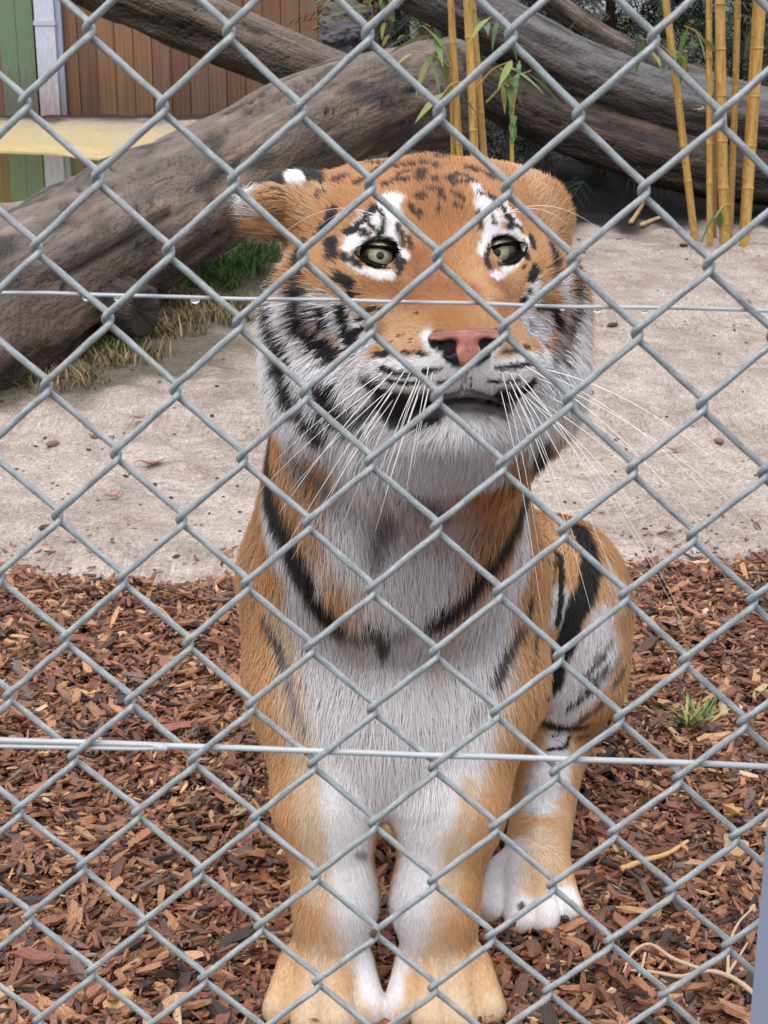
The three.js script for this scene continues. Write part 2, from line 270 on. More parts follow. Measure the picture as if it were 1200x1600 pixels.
const brownLog = { top: lin(103, 91, 85), low: lin(72, 56, 48), dark: lin(40, 33, 31), pale: lin(132, 109, 93) };
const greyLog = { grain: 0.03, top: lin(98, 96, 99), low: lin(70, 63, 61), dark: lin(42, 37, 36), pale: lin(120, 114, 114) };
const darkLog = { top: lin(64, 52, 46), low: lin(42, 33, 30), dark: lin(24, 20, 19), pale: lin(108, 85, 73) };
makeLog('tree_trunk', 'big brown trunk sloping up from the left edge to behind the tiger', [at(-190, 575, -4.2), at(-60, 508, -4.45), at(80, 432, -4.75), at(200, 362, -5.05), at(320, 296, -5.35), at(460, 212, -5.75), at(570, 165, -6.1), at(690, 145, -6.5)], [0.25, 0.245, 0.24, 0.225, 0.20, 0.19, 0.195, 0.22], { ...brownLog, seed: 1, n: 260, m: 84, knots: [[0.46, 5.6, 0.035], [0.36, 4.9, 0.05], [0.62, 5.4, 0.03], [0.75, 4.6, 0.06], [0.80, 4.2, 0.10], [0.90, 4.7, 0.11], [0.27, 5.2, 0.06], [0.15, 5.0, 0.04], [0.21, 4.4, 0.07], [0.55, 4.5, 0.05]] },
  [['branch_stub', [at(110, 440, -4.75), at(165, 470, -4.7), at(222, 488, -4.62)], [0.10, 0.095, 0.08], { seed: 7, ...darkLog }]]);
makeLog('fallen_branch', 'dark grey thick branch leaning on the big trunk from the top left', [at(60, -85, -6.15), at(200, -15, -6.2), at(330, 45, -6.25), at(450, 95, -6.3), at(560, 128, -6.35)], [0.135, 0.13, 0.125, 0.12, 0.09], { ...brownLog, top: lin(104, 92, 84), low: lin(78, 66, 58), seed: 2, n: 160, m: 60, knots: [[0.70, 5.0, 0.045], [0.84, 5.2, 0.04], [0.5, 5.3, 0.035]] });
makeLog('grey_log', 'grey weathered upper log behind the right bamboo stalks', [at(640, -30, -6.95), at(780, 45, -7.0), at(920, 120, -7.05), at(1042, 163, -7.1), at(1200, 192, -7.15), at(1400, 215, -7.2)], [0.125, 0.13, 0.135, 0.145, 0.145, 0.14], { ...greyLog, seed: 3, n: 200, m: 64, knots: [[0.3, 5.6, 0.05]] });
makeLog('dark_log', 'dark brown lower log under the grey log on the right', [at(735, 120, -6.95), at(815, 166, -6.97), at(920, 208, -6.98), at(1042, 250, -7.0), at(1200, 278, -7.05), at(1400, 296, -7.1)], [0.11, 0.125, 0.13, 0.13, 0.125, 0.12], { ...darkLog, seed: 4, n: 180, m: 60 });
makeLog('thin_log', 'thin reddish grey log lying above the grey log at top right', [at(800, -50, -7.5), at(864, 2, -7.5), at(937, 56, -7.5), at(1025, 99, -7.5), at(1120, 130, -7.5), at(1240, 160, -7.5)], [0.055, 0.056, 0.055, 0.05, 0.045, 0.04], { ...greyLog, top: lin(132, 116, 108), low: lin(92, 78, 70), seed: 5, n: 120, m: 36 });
{ // boulders
  const r = rng(51), rock = (name, label, p, s, c) => { const g = new THREE.IcosahedronGeometry(1, 14), a = g.attributes.position, v = V(); for (let i = 0; i < a.count; i++) { v.fromBufferAttribute(a, i); const k = 1 + 0.25 * n3(v.x * 1.1 + p.x, v.y * 1.1, v.z * 1.1) + 0.08 * n3(v.x * 3, v.y * 3 + p.x, v.z * 3) + 0.03 * n3b(v.x * 9, v.y * 9, v.z * 9); a.setXYZ(i, v.x * k * s[0], v.y * k * s[1], v.z * k * s[2]); } g.computeVertexNormals(); const m = mesh(name, g, std(c, 0.75), scene); m.position.copy(p); return tag(m, label, 'rock'); };
  rock('boulder', 'dark slate boulder in front, beside the top of the big trunk', at(538, 62, -7.2), [0.11, 0.075, 0.10], lin(72, 70, 76));
  rock('boulder', 'rounded brown boulder behind the slate one near the timber wall', at(545, 34, -7.5), [0.13, 0.085, 0.12], lin(84, 80, 68));
}
// ---------------------------------------------------------------- bamboo, shrubs, grass
const leafGeo = (() => { const P = [], I = [], n = 6; for (let i = 0; i <= n; i++) { const t = i / n, w = 0.085 * Math.sin(Math.PI * Math.pow(t, 0.7)) + (i === n ? 0 : 0.003), d = -0.22 * t * t; P.push(-w, d + 0.25 * w, t, 0, d, t, w, d + 0.25 * w, t); if (i) { const a = (i - 1) * 3; I.push(a, a + 3, a + 1, a + 1, a + 3, a + 4, a + 1, a + 4, a + 2, a + 2, a + 4, a + 5); } } return geoFrom(P, I); })();
const leafMats = [[96, 128, 70], [74, 108, 62], [118, 142, 84], [132, 140, 76]].map((c) => new THREE.MeshPhysicalMaterial({ color: new THREE.Color().setRGB(...lin(...c)), roughness: 0.6, transmission: 0.25, thickness: 0, side: THREE.DoubleSide }));
const bambooMats = [[204, 164, 92], [212, 174, 102], [194, 154, 84], [160, 116, 80]];
const bambooTex = dataTex(64, 512, (u, v) => { const s = 0.84 + 0.1 * n2(u * 5, v * 7) + 0.07 * n2(u * 20, v * 40) - (n2(u * 9 + 40, v * 30) > 0.72 ? 0.2 : 0); return [s, s * 0.99, s * 0.95]; }, true);
const rb = rng(61);
function leaf(parent, p, yaw, pitch, len, k) { const m = mesh('leaf', leafGeo, leafMats[k ?? Math.floor(rb() * 4)], parent); m.position.copy(p); m.rotation.set(pitch, yaw, (rb() - 0.5) * 0.8, 'YXZ'); m.scale.setScalar(len); return m; }
function culm(label, a, b, z, rad, tone, twigs, group) {
  const p0 = at(a[0], a[1], z), p1 = at(b[0], b[1], z - 0.02); const base = V(p0.x, Math.min(p0.y, hGround(p0.x, z)) - 0.02, z);
  const dir = V().subVectors(p1, p0); const top = p0.clone().addScaledVector(dir, 1 + 0.7 / Math.max(0.3, dir.y));
  const t = thing('bamboo_stalk', label, 'bamboo', [base.x, base.y, base.z], group);
  const L = top.distanceTo(base), H = 0.15 + 0.05 * rb(), pts = [], R = [], bow = (rb() - 0.5) * 0.02; let nextNode = 0.06;
  const prof = []; for (let s = 0; s < L; s += 0.02) prof.push(s); const nodes = []; for (let s = 0.05 + 0.08 * rb(); s < L; s += H * (0.85 + 0.3 * rb())) nodes.push(s);
  for (const q of nodes) prof.push(q - 0.006, q - 0.002, q + 0.002, q + 0.006); prof.sort((x, y) => x - y);
  for (const s of prof) { const f = s / L; let rr = rad * (1 - 0.12 * f); for (const q of nodes) { const d = Math.abs(s - q); if (d < 0.007) rr *= 1 + 0.13 * (1 - d / 0.007); } pts.push(V(base.x + (top.x - base.x) * f + bow * Math.sin(f * Math.PI), base.y + (top.y - base.y) * f, base.z + (top.z - base.z) * f)); R.push(rr); }
  const g = tube(pts, R, 14), U = []; for (let i = 0; i < g.attributes.position.count; i++) U.push((i % 14) / 14, Math.floor(i / 14) / pts.length * L); g.setAttribute('uv', new THREE.BufferAttribute(new Float32Array(U), 2)); g.translate(-base.x, -base.y, -base.z);
  mesh('culm', g, std(lin(...bambooMats[tone]), 0.45, { map: bambooTex }), t);
  for (const q of nodes) { const f = q / L, ring = new THREE.TorusGeometry(rad * 1.03, rad * 0.10, 5, 14); ring.rotateX(Math.PI / 2); ring.translate((top.x - base.x) * f + bow * Math.sin(f * Math.PI), (top.y - base.y) * f, (top.z - base.z) * f); mesh('node_ring', ring, nodeMat, t); }
  for (const [px, py, ex, ey, nl] of twigs ?? []) { // side twig with leaves
    const s = at(px, py, z + 0.01).sub(base), e = at(ex, ey, z + 0.12).sub(base), mid = s.clone().lerp(e, 0.5); mid.y += 0.02;
    const tp = smooth([s, mid, e], 8), tw = mesh('twig', tube(tp, tp.map((_, i) => 0.004 - 0.0003 * i), 5), twigMat, t);
    for (let k = 0; k < nl; k++) { const f = 0.35 + 0.65 * (k + rb() * 0.6) / nl, pp = tp[Math.min(8, Math.round(f * 8))]; leaf(tw, pp, rb() * 6.3, 0.1 + rb() * 0.9, 0.10 + 0.09 * rb()); }
  }
  return t;
}
const nodeMat = std(lin(150, 112, 60), 0.6), twigMat = std(lin(172, 142, 74), 0.6);
// clump behind the head, left to right
culm('slim yellow bamboo stalk, leftmost of the clump behind the head', [712, 300], [704, 0], -5.6, 0.0085, 2, [[709, 110, 640, 80, 4], [709, 100, 660, 40, 4]]);
culm('leaning yellow bamboo stalk, second from left in the clump behind the head', [732, 300], [711, 0], -5.55, 0.0128, 0, [[722, 130, 690, 150, 3]]);
culm('thickest golden bamboo stalk of the clump behind the head', [752, 300], [733, 0], -5.5, 0.0155, 1, [[742, 140, 800, 95, 5], [740, 55, 790, 20, 4]]);
culm('tilted yellow bamboo stalk, rightmost of the clump behind the head', [772, 300], [742, 0], -5.6, 0.0125, 0, [[760, 160, 830, 110, 5]]);
// right hand clumps
culm('single slanting bamboo stalk left of the right clump', [1088, 368], [1040, 0], -6.3, 0.0155, 0, [[1052, 90, 1000, 60, 5], [1055, 100, 1075, 80, 5]]);
culm('straight pale bamboo stalk at the left of the right clump', [1110, 381], [1109, 0], -6.2, 0.0125, 1, [[1110, 80, 1070, 40, 3]]);
culm('brown dead bamboo stalk between the yellow ones', [1116, 362], [1128, 0], -6.4, 0.0120, 3);
culm('thick golden bamboo stalk in front of the right clump', [1133, 384], [1128, 0], -6.15, 0.0205, 0, [[1140, 320, 1118, 340, 2]]);
culm('yellow bamboo stalk behind the thick golden one', [1140, 374], [1150, 0], -6.35, 0.0135, 2);
culm('kinked bamboo stalk at the right edge, leaning right', [1163, 386], [1190, 0], -6.1, 0.0200, 0);
culm('slim upright bamboo stalk crossing behind the right edge one', [1160, 372], [1183, 0], -6.3, 0.0140, 2);
{ // young bamboo shoot with broad leaves, right of the clump
  const b = at(800, 262, -5.45), t = thing('bamboo_seedling', 'young leafy bamboo shoot right of the clump behind the head', 'plant', [b.x, b.y, b.z]);
  const e = at(812, 95, -5.45).sub(b), pts = smooth([V(0, 0, 0), e.clone().multiplyScalar(0.5).add(V(-0.012, 0, 0)), e], 12); mesh('stem', tube(pts, pts.map((_, i) => 0.008 - 0.0004 * i), 7), twigMat, t);
  for (const [px, py, qx, qy] of [[801, 195, 775, 150], [801, 190, 850, 185], [802, 200, 850, 215], [800, 205, 768, 195], [801, 205, 790, 245], [803, 180, 840, 160], [800, 210, 775, 225], [803, 185, 812, 150], [802, 195, 835, 232], [806, 130, 838, 105], [808, 118, 780, 92], [810, 105, 842, 70], [811, 100, 800, 66], [800, 215, 825, 205]]) {
    const s = at(px, py, -5.44).sub(b), q = at(qx, qy, -5.44 + (rb() - 0.4) * 0.12).sub(b), m = mesh('leaf', leafGeo, leafMats[Math.floor(rb() * 3)], t), L = s.distanceTo(q); m.position.copy(s); m.up.set(0, 1, 0); m.lookAt(m.position.clone().add(q.clone().sub(s))); m.scale.set(L * 1.15, L, L);
  }
}
// dark evergreens behind the logs: trunk, and a crown of needle sprays through its volume
const sprayGeo = (() => { const P = [], I = []; for (let k = 0; k < 9; k++) { const t = k / 8, w = 0.30 * (1 - t * 0.7), y = 0; for (const s of [-1, 1]) { const b = P.length / 3; P.push(0, 0.01, t, 0.015, 0, t + 0.03, s * w, -0.05 - 0.1 * w, t + 0.20); I.push(b, b + 1, b + 2); } } const b = P.length / 3; P.push(-0.012, 0, 0, 0.012, 0, 0, 0, 0, 1.1); I.push(b, b + 1, b + 2); return geoFrom(P, I); })();
function shrub(name, label, base, h, w, n, cols, seed, size, geo, bottom = 0.05) {
  const r = rng(seed), t = thing(name, label, 'shrub', [base.x, base.y, base.z]); const tr = smooth([V(0, 0, 0), V(0.03, h * 0.5, 0), V(0, h * 0.95, 0)], 8); mesh('trunk', tube(tr, tr.map((_, i) => 0.04 - 0.004 * i), 8), std(lin(60, 48, 40), 0.9), t);
  const o = new THREE.InstancedMesh(geo, new THREE.MeshStandardMaterial({ color: 0xffffff, roughness: 0.75, side: THREE.DoubleSide }), n), M = new THREE.Matrix4(), Q = new THREE.Quaternion(), c = new THREE.Color(); o.name = 'crown'; tag(o, null, null, null, 'stuff');
  for (let i = 0; i < n; i++) { const f = Math.pow(r(), 0.8), y = bottom + f * (h - bottom), an = r() * 6.283, R = w * (0.35 + 0.65 * Math.sqrt(r())) * (1 - 0.55 * f) * (1 + 0.35 * n3(Math.cos(an) * 1.5 + seed, y * 2.5, Math.sin(an) * 1.5)); Q.setFromEuler(new THREE.Euler(0.1 + (r() - 0.3) * 0.9, -an + Math.PI / 2 + (r() - 0.5) * 1.2, (r() - 0.5) * 1.0, 'YXZ')); const s = size * (0.6 + 0.8 * r()); M.compose(V(Math.cos(an) * R, y, Math.sin(an) * R), Q, V(s, s, s)); o.setMatrixAt(i, M); const v = lin(...cols[Math.floor(r() * cols.length)]), k = 0.7 + 0.6 * r(); o.setColorAt(i, c.setRGB(v[0] * k, v[1] * k, v[2] * k)); }
  t.add(o); return t;
}
const ever = [[36, 52, 42], [28, 42, 37], [50, 66, 54], [24, 36, 31]];
shrub('evergreen_shrub', 'dark green conifer shrub behind the logs left of the thin log', V(1.15, 0.18, -8.4), 2.3, 1.0, 2600, ever, 71, 0.26, sprayGeo);
shrub('evergreen_shrub', 'dark blue green conifer shrub behind the logs near the right bamboo', V(1.95, 0.18, -8.9), 2.3, 0.95, 2600, ever, 72, 0.26, sprayGeo);
shrub('evergreen_shrub', 'low shadowed conifer shrub behind the clump of bamboo', V(0.35, 0.18, -8.5), 1.9, 0.75, 1800, ever, 73, 0.24, sprayGeo);
shrub('evergreen_shrub', 'lowest dark conifer shrub in front of the reed screen', V(2.9, 0.18, -9.2), 1.05, 0.8, 1500, ever, 74, 0.24, sprayGeo);
shrub('leafy_shrub', 'olive leafy bush between the timber wall and the bamboo', V(0.05, 0.18, -8.3), 1.7, 0.42, 900, [[96, 108, 66], [118, 112, 62], [78, 92, 60], [140, 120, 60]], 75, 0.14, leafGeo, 0.5);
// grass: tufts at the foot of the big trunk, and one on the mulch
function grass(name, label, spots, cols, seed, kind) {
  const r = rng(seed), P = [], I = [], C = [];
  for (const [x, z, rad, n, hh] of spots) for (let i = 0; i < n; i++) {
    const a = r() * 6.283, q = rad * Math.sqrt(r()), bx = x + Math.cos(a) * q, bz = z + Math.sin(a) * q * 0.7, by = hGround(bx, bz) - 0.005, h = hh * (0.4 + 0.9 * r()), la = r() * 6.283, ln = h * (0.3 + 1.0 * r()), w = 0.0016 + 0.0022 * r(), c = lin(...cols[Math.floor(r() * cols.length)]), k = 0.75 + 0.5 * r(), b = P.length / 3, sx = Math.cos(la + 1.57) * w, sz = Math.sin(la + 1.57) * w;
    for (const [f, ww] of [[0, 1], [0.5, 0.9]]) { const ox = Math.cos(la) * ln * f * f, oz = Math.sin(la) * ln * f * f, y = by + h * f; P.push(bx + ox - sx * ww, y, bz + oz - sz * ww, bx + ox + sx * ww, y, bz + oz + sz * ww); }
    P.push(bx + Math.cos(la) * ln, by + h * 0.92, bz + Math.sin(la) * ln); for (let q2 = 0; q2 < 5; q2++) C.push(c[0] * k, c[1] * k, c[2] * k); I.push(b, b + 1, b + 3, b, b + 3, b + 2, b + 2, b + 3, b + 4);
  }
  const o = mesh(name, geoFrom(P, I, null, C), vcm(0.8, { side: THREE.DoubleSide }), scene); tag(o, label, 'grass', null, kind); return o;
}
const gp = (px, py) => { const p = hitGround(px, py); return [p.x, p.z]; };
grass('green_grass', 'green grass growing at the foot of the big trunk', [[...gp(360, 425), 0.13, 420, 0.09], [...gp(300, 440), 0.13, 420, 0.08], [...gp(340, 450), 0.10, 260, 0.06], [...gp(400, 400), 0.12, 300, 0.09], [...gp(240, 470), 0.12, 220, 0.06], [...gp(180, 545), 0.10, 120, 0.05]], [[84, 116, 56], [104, 132, 66], [120, 140, 80], [70, 98, 52]], 81, 'stuff');
grass('dry_grass', 'dry straw coloured grass along the edge of the sand', [[...gp(330, 495), 0.13, 260, 0.055], [...gp(260, 520), 0.14, 300, 0.055], [...gp(190, 555), 0.15, 300, 0.05], [...gp(370, 480), 0.10, 160, 0.05], [...gp(100, 600), 0.14, 160, 0.045], [...gp(300, 470), 0.12, 200, 0.05]], [[128, 108, 78], [146, 126, 92], [102, 86, 62], [104, 104, 66]], 82, 'stuff');
{ const [x, z] = gp(1085, 1150); grass('grass_tuft', 'small green and straw grass tuft growing in the mulch at right', [[x, z, 0.022, 70, 0.055], [x + 0.02, z - 0.02, 0.03, 40, 0.04]], [[110, 136, 76], [150, 160, 100], [176, 162, 110], [90, 112, 60]], 83); }
// ---------------------------------------------------------------- tiger: one smooth field for the whole body
const smin = (a, b, k) => { const h = Math.max(k - Math.abs(a - b), 0) / k; return Math.min(a, b) - h * h * k * 0.25; };
const smax = (a, b, k) => -smin(-a, -b, k);
const cap = (a, b, ra, rb) => { // tapered capsule
  const dx = b[0] - a[0], dy = b[1] - a[1], dz = b[2] - a[2], L = 1 / (dx * dx + dy * dy + dz * dz);
  return (x, y, z) => { const px = x - a[0], py = y - a[1], pz = z - a[2], t = Math.min(1, Math.max(0, (px * dx + py * dy + pz * dz) * L)); const ex = px - dx * t, ey = py - dy * t, ez = pz - dz * t; return Math.sqrt(ex * ex + ey * ey + ez * ez) - ra - (rb - ra) * t; };
};
const ell = (c, r) => (x, y, z) => { const a = (x - c[0]) / r[0], b = (y - c[1]) / r[1], d = (z - c[2]) / r[2], k0 = Math.sqrt(a * a + b * b + d * d), e = a / r[0], f = b / r[1], g = d / r[2], k1 = Math.sqrt(e * e + f * f + g * g); return k1 < 1e-9 ? -Math.min(r[0], r[1], r[2]) : k0 * (k0 - 1) / k1; };
// the head's own frame: origin between the eyes, z out of the face, turned a little on the neck
const HC = [0.055, 0.878, -1.462], HY = 9 * Math.PI / 180, HP = -10 * Math.PI / 180;
const ch = Math.cos(HY), sh = Math.sin(HY), cp = Math.cos(HP), sp = Math.sin(HP);
function toHead(x, y, z) { x -= HC[0]; y -= HC[1]; z -= HC[2]; const u = ch * x - sh * z, w = sh * x + ch * z; return [u, cp * y + sp * w, -sp * y + cp * w]; }
function fromHead(u, v, w) { const y = cp * v - sp * w, q = sp * v + cp * w; return [HC[0] + ch * u + sh * q, HC[1] + y, HC[2] - sh * u + ch * q]; }
function dirFromHead(u, v, w) { const y = cp * v - sp * w, q = sp * v + cp * w; return [ch * u + sh * q, y, -sh * u + ch * q]; }
const EYE = [0.0570, 0, -0.0150], ER = 0.0205;
const headPrims = [
  [ell([0, 0.004, -0.095], [0.102, 0.078, 0.115]), 0.03],
  [cap([0, 0.030, -0.040], [0, 0.042, -0.065], 0.045, 0.05), 0.03],
  [cap([-0.052, 0.026, -0.030], [0, 0.022, -0.026], 0.029, 0.030), 0.03],
  [cap([0.052, 0.026, -0.030], [0, 0.022, -0.026], 0.029, 0.030), 0.03],
  [cap([-0.015, -0.006, -0.018], [-0.019, -0.050, 0.062], 0.028, 0.026), 0.025],
  [cap([0.015, -0.006, -0.018], [0.019, -0.050, 0.062], 0.028, 0.026), 0.025],
  [ell([0, -0.073, 0.072], [0.040, 0.034, 0.036]), 0.025],
  [cap([0, -0.066, 0.0], [0, -0.088, 0.050], 0.068, 0.052), 0.03],
  [ell([-0.038, -0.103, 0.060], [0.043, 0.036, 0.040]), 0.022],
  [ell([0.038, -0.103, 0.060], [0.043, 0.036, 0.040]), 0.022],
  [ell([0, -0.158, 0.042], [0.034, 0.024, 0.032]), 0.012],
  [cap([-0.045, -0.124, -0.04], [-0.02, -0.146, 0.024], 0.055, 0.034), 0.03],
  [cap([0.045, -0.124, -0.04], [0.02, -0.146, 0.024], 0.055, 0.034), 0.03],
  [ell([-0.076, -0.028, -0.045], [0.055, 0.05, 0.052]), 0.03],
  [ell([0.076, -0.028, -0.045], [0.055, 0.05, 0.052]), 0.03],
  [ell([-0.095, -0.070, -0.085], [0.062, 0.090, 0.05]), 0.04],
  [ell([0.095, -0.070, -0.085], [0.062, 0.090, 0.05]), 0.04],
  [ell([-0.085, -0.140, -0.085], [0.066, 0.065, 0.055]), 0.04],
  [ell([0.085, -0.140, -0.085], [0.066, 0.065, 0.055]), 0.04],
  [ell([0, 0.000, -0.135], [0.135, 0.085, 0.07]), 0.04],
  [ell([-0.064, 0.040, -0.105], [0.050, 0.042, 0.06]), 0.04],
  [ell([0.068, 0.044, -0.105], [0.050, 0.042, 0.06]), 0.04],
  [cap([0, -0.115, -0.03], [0, -0.16, -0.09], 0.075, 0.09), 0.04],
  [ell([0, -0.185, -0.02], [0.072, 0.055, 0.055]), 0.05],
];
// ears, turned outward: a flattened cup each
function earSdf(s) {
  if (s > 0) return ell([0.108, 0.030, -0.102], [0.040, 0.044, 0.038]);
  const a = ell([-0.121, 0.052, -0.102], [0.047, 0.032, 0.034]), cut = ell([-0.161, 0.026, -0.068], [0.028, 0.032, 0.026]);
  return (x, y, z) => smax(a(x, y, z), -cut(x, y, z), 0.008);
}
const earL = earSdf(-1), earR = earSdf(1);
function headSdf0(u, v, w) {
  let d = 1e9;
  for (let i = 0; i < headPrims.length; i++) d = smin(d, headPrims[i][0](u, v, w), headPrims[i][1]);
  return smin(smin(d, earL(u, v, w), 0.014), earR(u, v, w), 0.03);
}
function headSdf(u, v, w) {
  let d = headSdf0(u, v, w);
  // eye sockets, mouth line, groove under the nose
  const au = Math.abs(u), ex = au - EYE[0], ey = v - EYE[1], ez = w - (EYE[2] + 0.013);
  if (w > -0.03 && Math.abs(ex) < 0.04) d = smax(d, -(Math.sqrt(ex * ex / 1.35 + ey * ey / 0.7 + ez * ez / 1.3) - 0.0188), 0.004);
  if (w > 0.03 && au < 0.06) {
    d = smax(d, -Math.max(au - 0.0010, Math.abs(v + 0.119) - 0.016, 0.088 - w), 0.008);
    const my = v + 0.1335 + 5 * u * u; d = smax(d, -Math.max(Math.abs(my) - 0.0012, 0.050 - w), 0.006);
  }
  return d;
}
const bodyPrims = [
  [ell([0.012, 0.49, -1.69], [0.135, 0.19, 0.135]), 0.05],            // chest
  [cap([0.012, 0.56, -1.695], [0.03, 0.80, -1.67], 0.148, 0.130), 0.06],   // neck
  [cap([0.060, 0.735, -1.515], [0.018, 0.55, -1.61], 0.088, 0.105), 0.06], // throat
  [cap([0.012, 0.42, -1.78], [0.11, 0.27, -2.15], 0.15, 0.160), 0.06],  // trunk
  [ell([0.12, 0.185, -2.26], [0.19, 0.18, 0.18]), 0.06],              // rump
  [ell([0.258, 0.262, -2.10], [0.105, 0.130, 0.16]), 0.04],           // thigh
  [ell([-0.03, 0.24, -2.16], [0.10, 0.14, 0.16]), 0.04],
  [cap([0.258, 0.20, -1.99], [0.250, 0.09, -2.02], 0.082, 0.05), 0.04], // knee and shank
  [cap([0.250, 0.055, -2.06], [0.192, 0.052, -1.72], 0.045, 0.042), 0.03],
  [cap([0.250, 0.085, -2.08], [0.220, 0.10, -1.86], 0.05, 0.036), 0.03],
  [cap([-0.03, 0.20, -2.05], [-0.02, 0.07, -2.16], 0.08, 0.05), 0.04],
  [cap([-0.02, 0.05, -2.16], [0.0, 0.045, -1.92], 0.043, 0.042), 0.03],
  [cap([-0.090, 0.46, -1.69], [-0.084, 0.35, -1.650], 0.080, 0.072), 0.05], // left foreleg
  [cap([-0.084, 0.35, -1.650], [-0.066, 0.225, -1.575], 0.072, 0.055), 0.03],
  [cap([-0.066, 0.225, -1.575], [-0.055, 0.125, -1.535], 0.055, 0.042), 0.03],
  [cap([-0.055, 0.125, -1.535], [-0.066, 0.050, -1.515], 0.042, 0.040), 0.03],
  [cap([0.108, 0.46, -1.69], [0.112, 0.35, -1.650], 0.082, 0.073), 0.05], // right foreleg
  [cap([0.112, 0.35, -1.650], [0.076, 0.225, -1.575], 0.073, 0.058), 0.03],
  [cap([0.076, 0.225, -1.575], [0.058, 0.125, -1.535], 0.058, 0.044), 0.03],
  [cap([0.058, 0.125, -1.535], [0.067, 0.050, -1.515], 0.044, 0.040), 0.03],
  [cap([0.20, 0.08, -2.4], [-0.15, 0.05, -2.5], 0.05, 0.045), 0.05],  // tail, curled behind
  [cap([-0.15, 0.05, -2.5], [-0.16, 0.045, -2.2], 0.045, 0.035), 0.03],
  [ell([0.012, 0.37, -1.655], [0.085, 0.12, 0.085]), 0.05],            // brisket
  [ell([0.010, 0.315, -1.605], [0.066, 0.085, 0.060]), 0.05],
];
const toePrims = [];
for (const [cx, cz, s] of [[-0.067, -1.462, 1], [0.068, -1.462, 1], [0.184, -1.665, 0.95], [0.0, -1.88, 0.92]])
  for (let k = 0; k < 4; k++) { const o = (k - 1.5) * 0.0335 * s, f = (k === 1 || k === 2) ? 0.012 : -0.010, x = cx + o, z = cz + f; toePrims.push([cap([x * 0.70 + cx * 0.30, 0.050, z - 0.045], [x, 0.0255, z], 0.0215 * s, 0.0205 * s), 0.004]); }
function pawsSdf(x, y, z) { let d = 1e9; if (y > 0.25) return 1e9; for (const p of toePrims) d = smin(d, p[0](x, y, z), 0.004); return d; }
function tigerSdf(x, y, z) {
  let d = 1e9;
  for (let i = 0; i < bodyPrims.length; i++) { const e = bodyPrims[i][0](x, y, z), k = bodyPrims[i][1]; if (e < d + k) d = smin(d, e, k); }
  // the two forelegs stay apart below the chest
  if (y < 0.30 && z > -1.66) { let l = 1e9, r = 1e9; for (let i = 13; i <= 15; i++) l = smin(l, bodyPrims[i][0](x, y, z), 0.03); for (let i = 17; i <= 19; i++) r = smin(r, bodyPrims[i][0](x, y, z), 0.03); const t = Math.min(l, r); d = mix(t, d, sst(0.14, 0.23, y)); }
  if (y < 0.25) d = smin(d, pawsSdf(x, y, z), 0.022);
  if (y > 0.55) { const p = toHead(x, y, z), r = p[0] * p[0] + p[1] * p[1] + p[2] * p[2]; d = smin(d, r > 0.16 ? Math.sqrt(r) - 0.2 : headSdf(p[0], p[1], p[2]), 0.045); }
  if (y < 0.05) d = smax(d, 0.004 - y, 0.01);
  return d;
}
function gradOf(f, x, y, z, e = 0.0016) {
  const p = f(x + e, y - e, z - e), q = f(x - e, y - e, z + e), r = f(x - e, y + e, z - e), s = f(x + e, y + e, z + e);
  const a = p - q - r + s, b = -p - q + r + s, c = -p + q - r + s, l = 1 / (Math.sqrt(a * a + b * b + c * c) || 1); return [a * l, b * l, c * l];
}
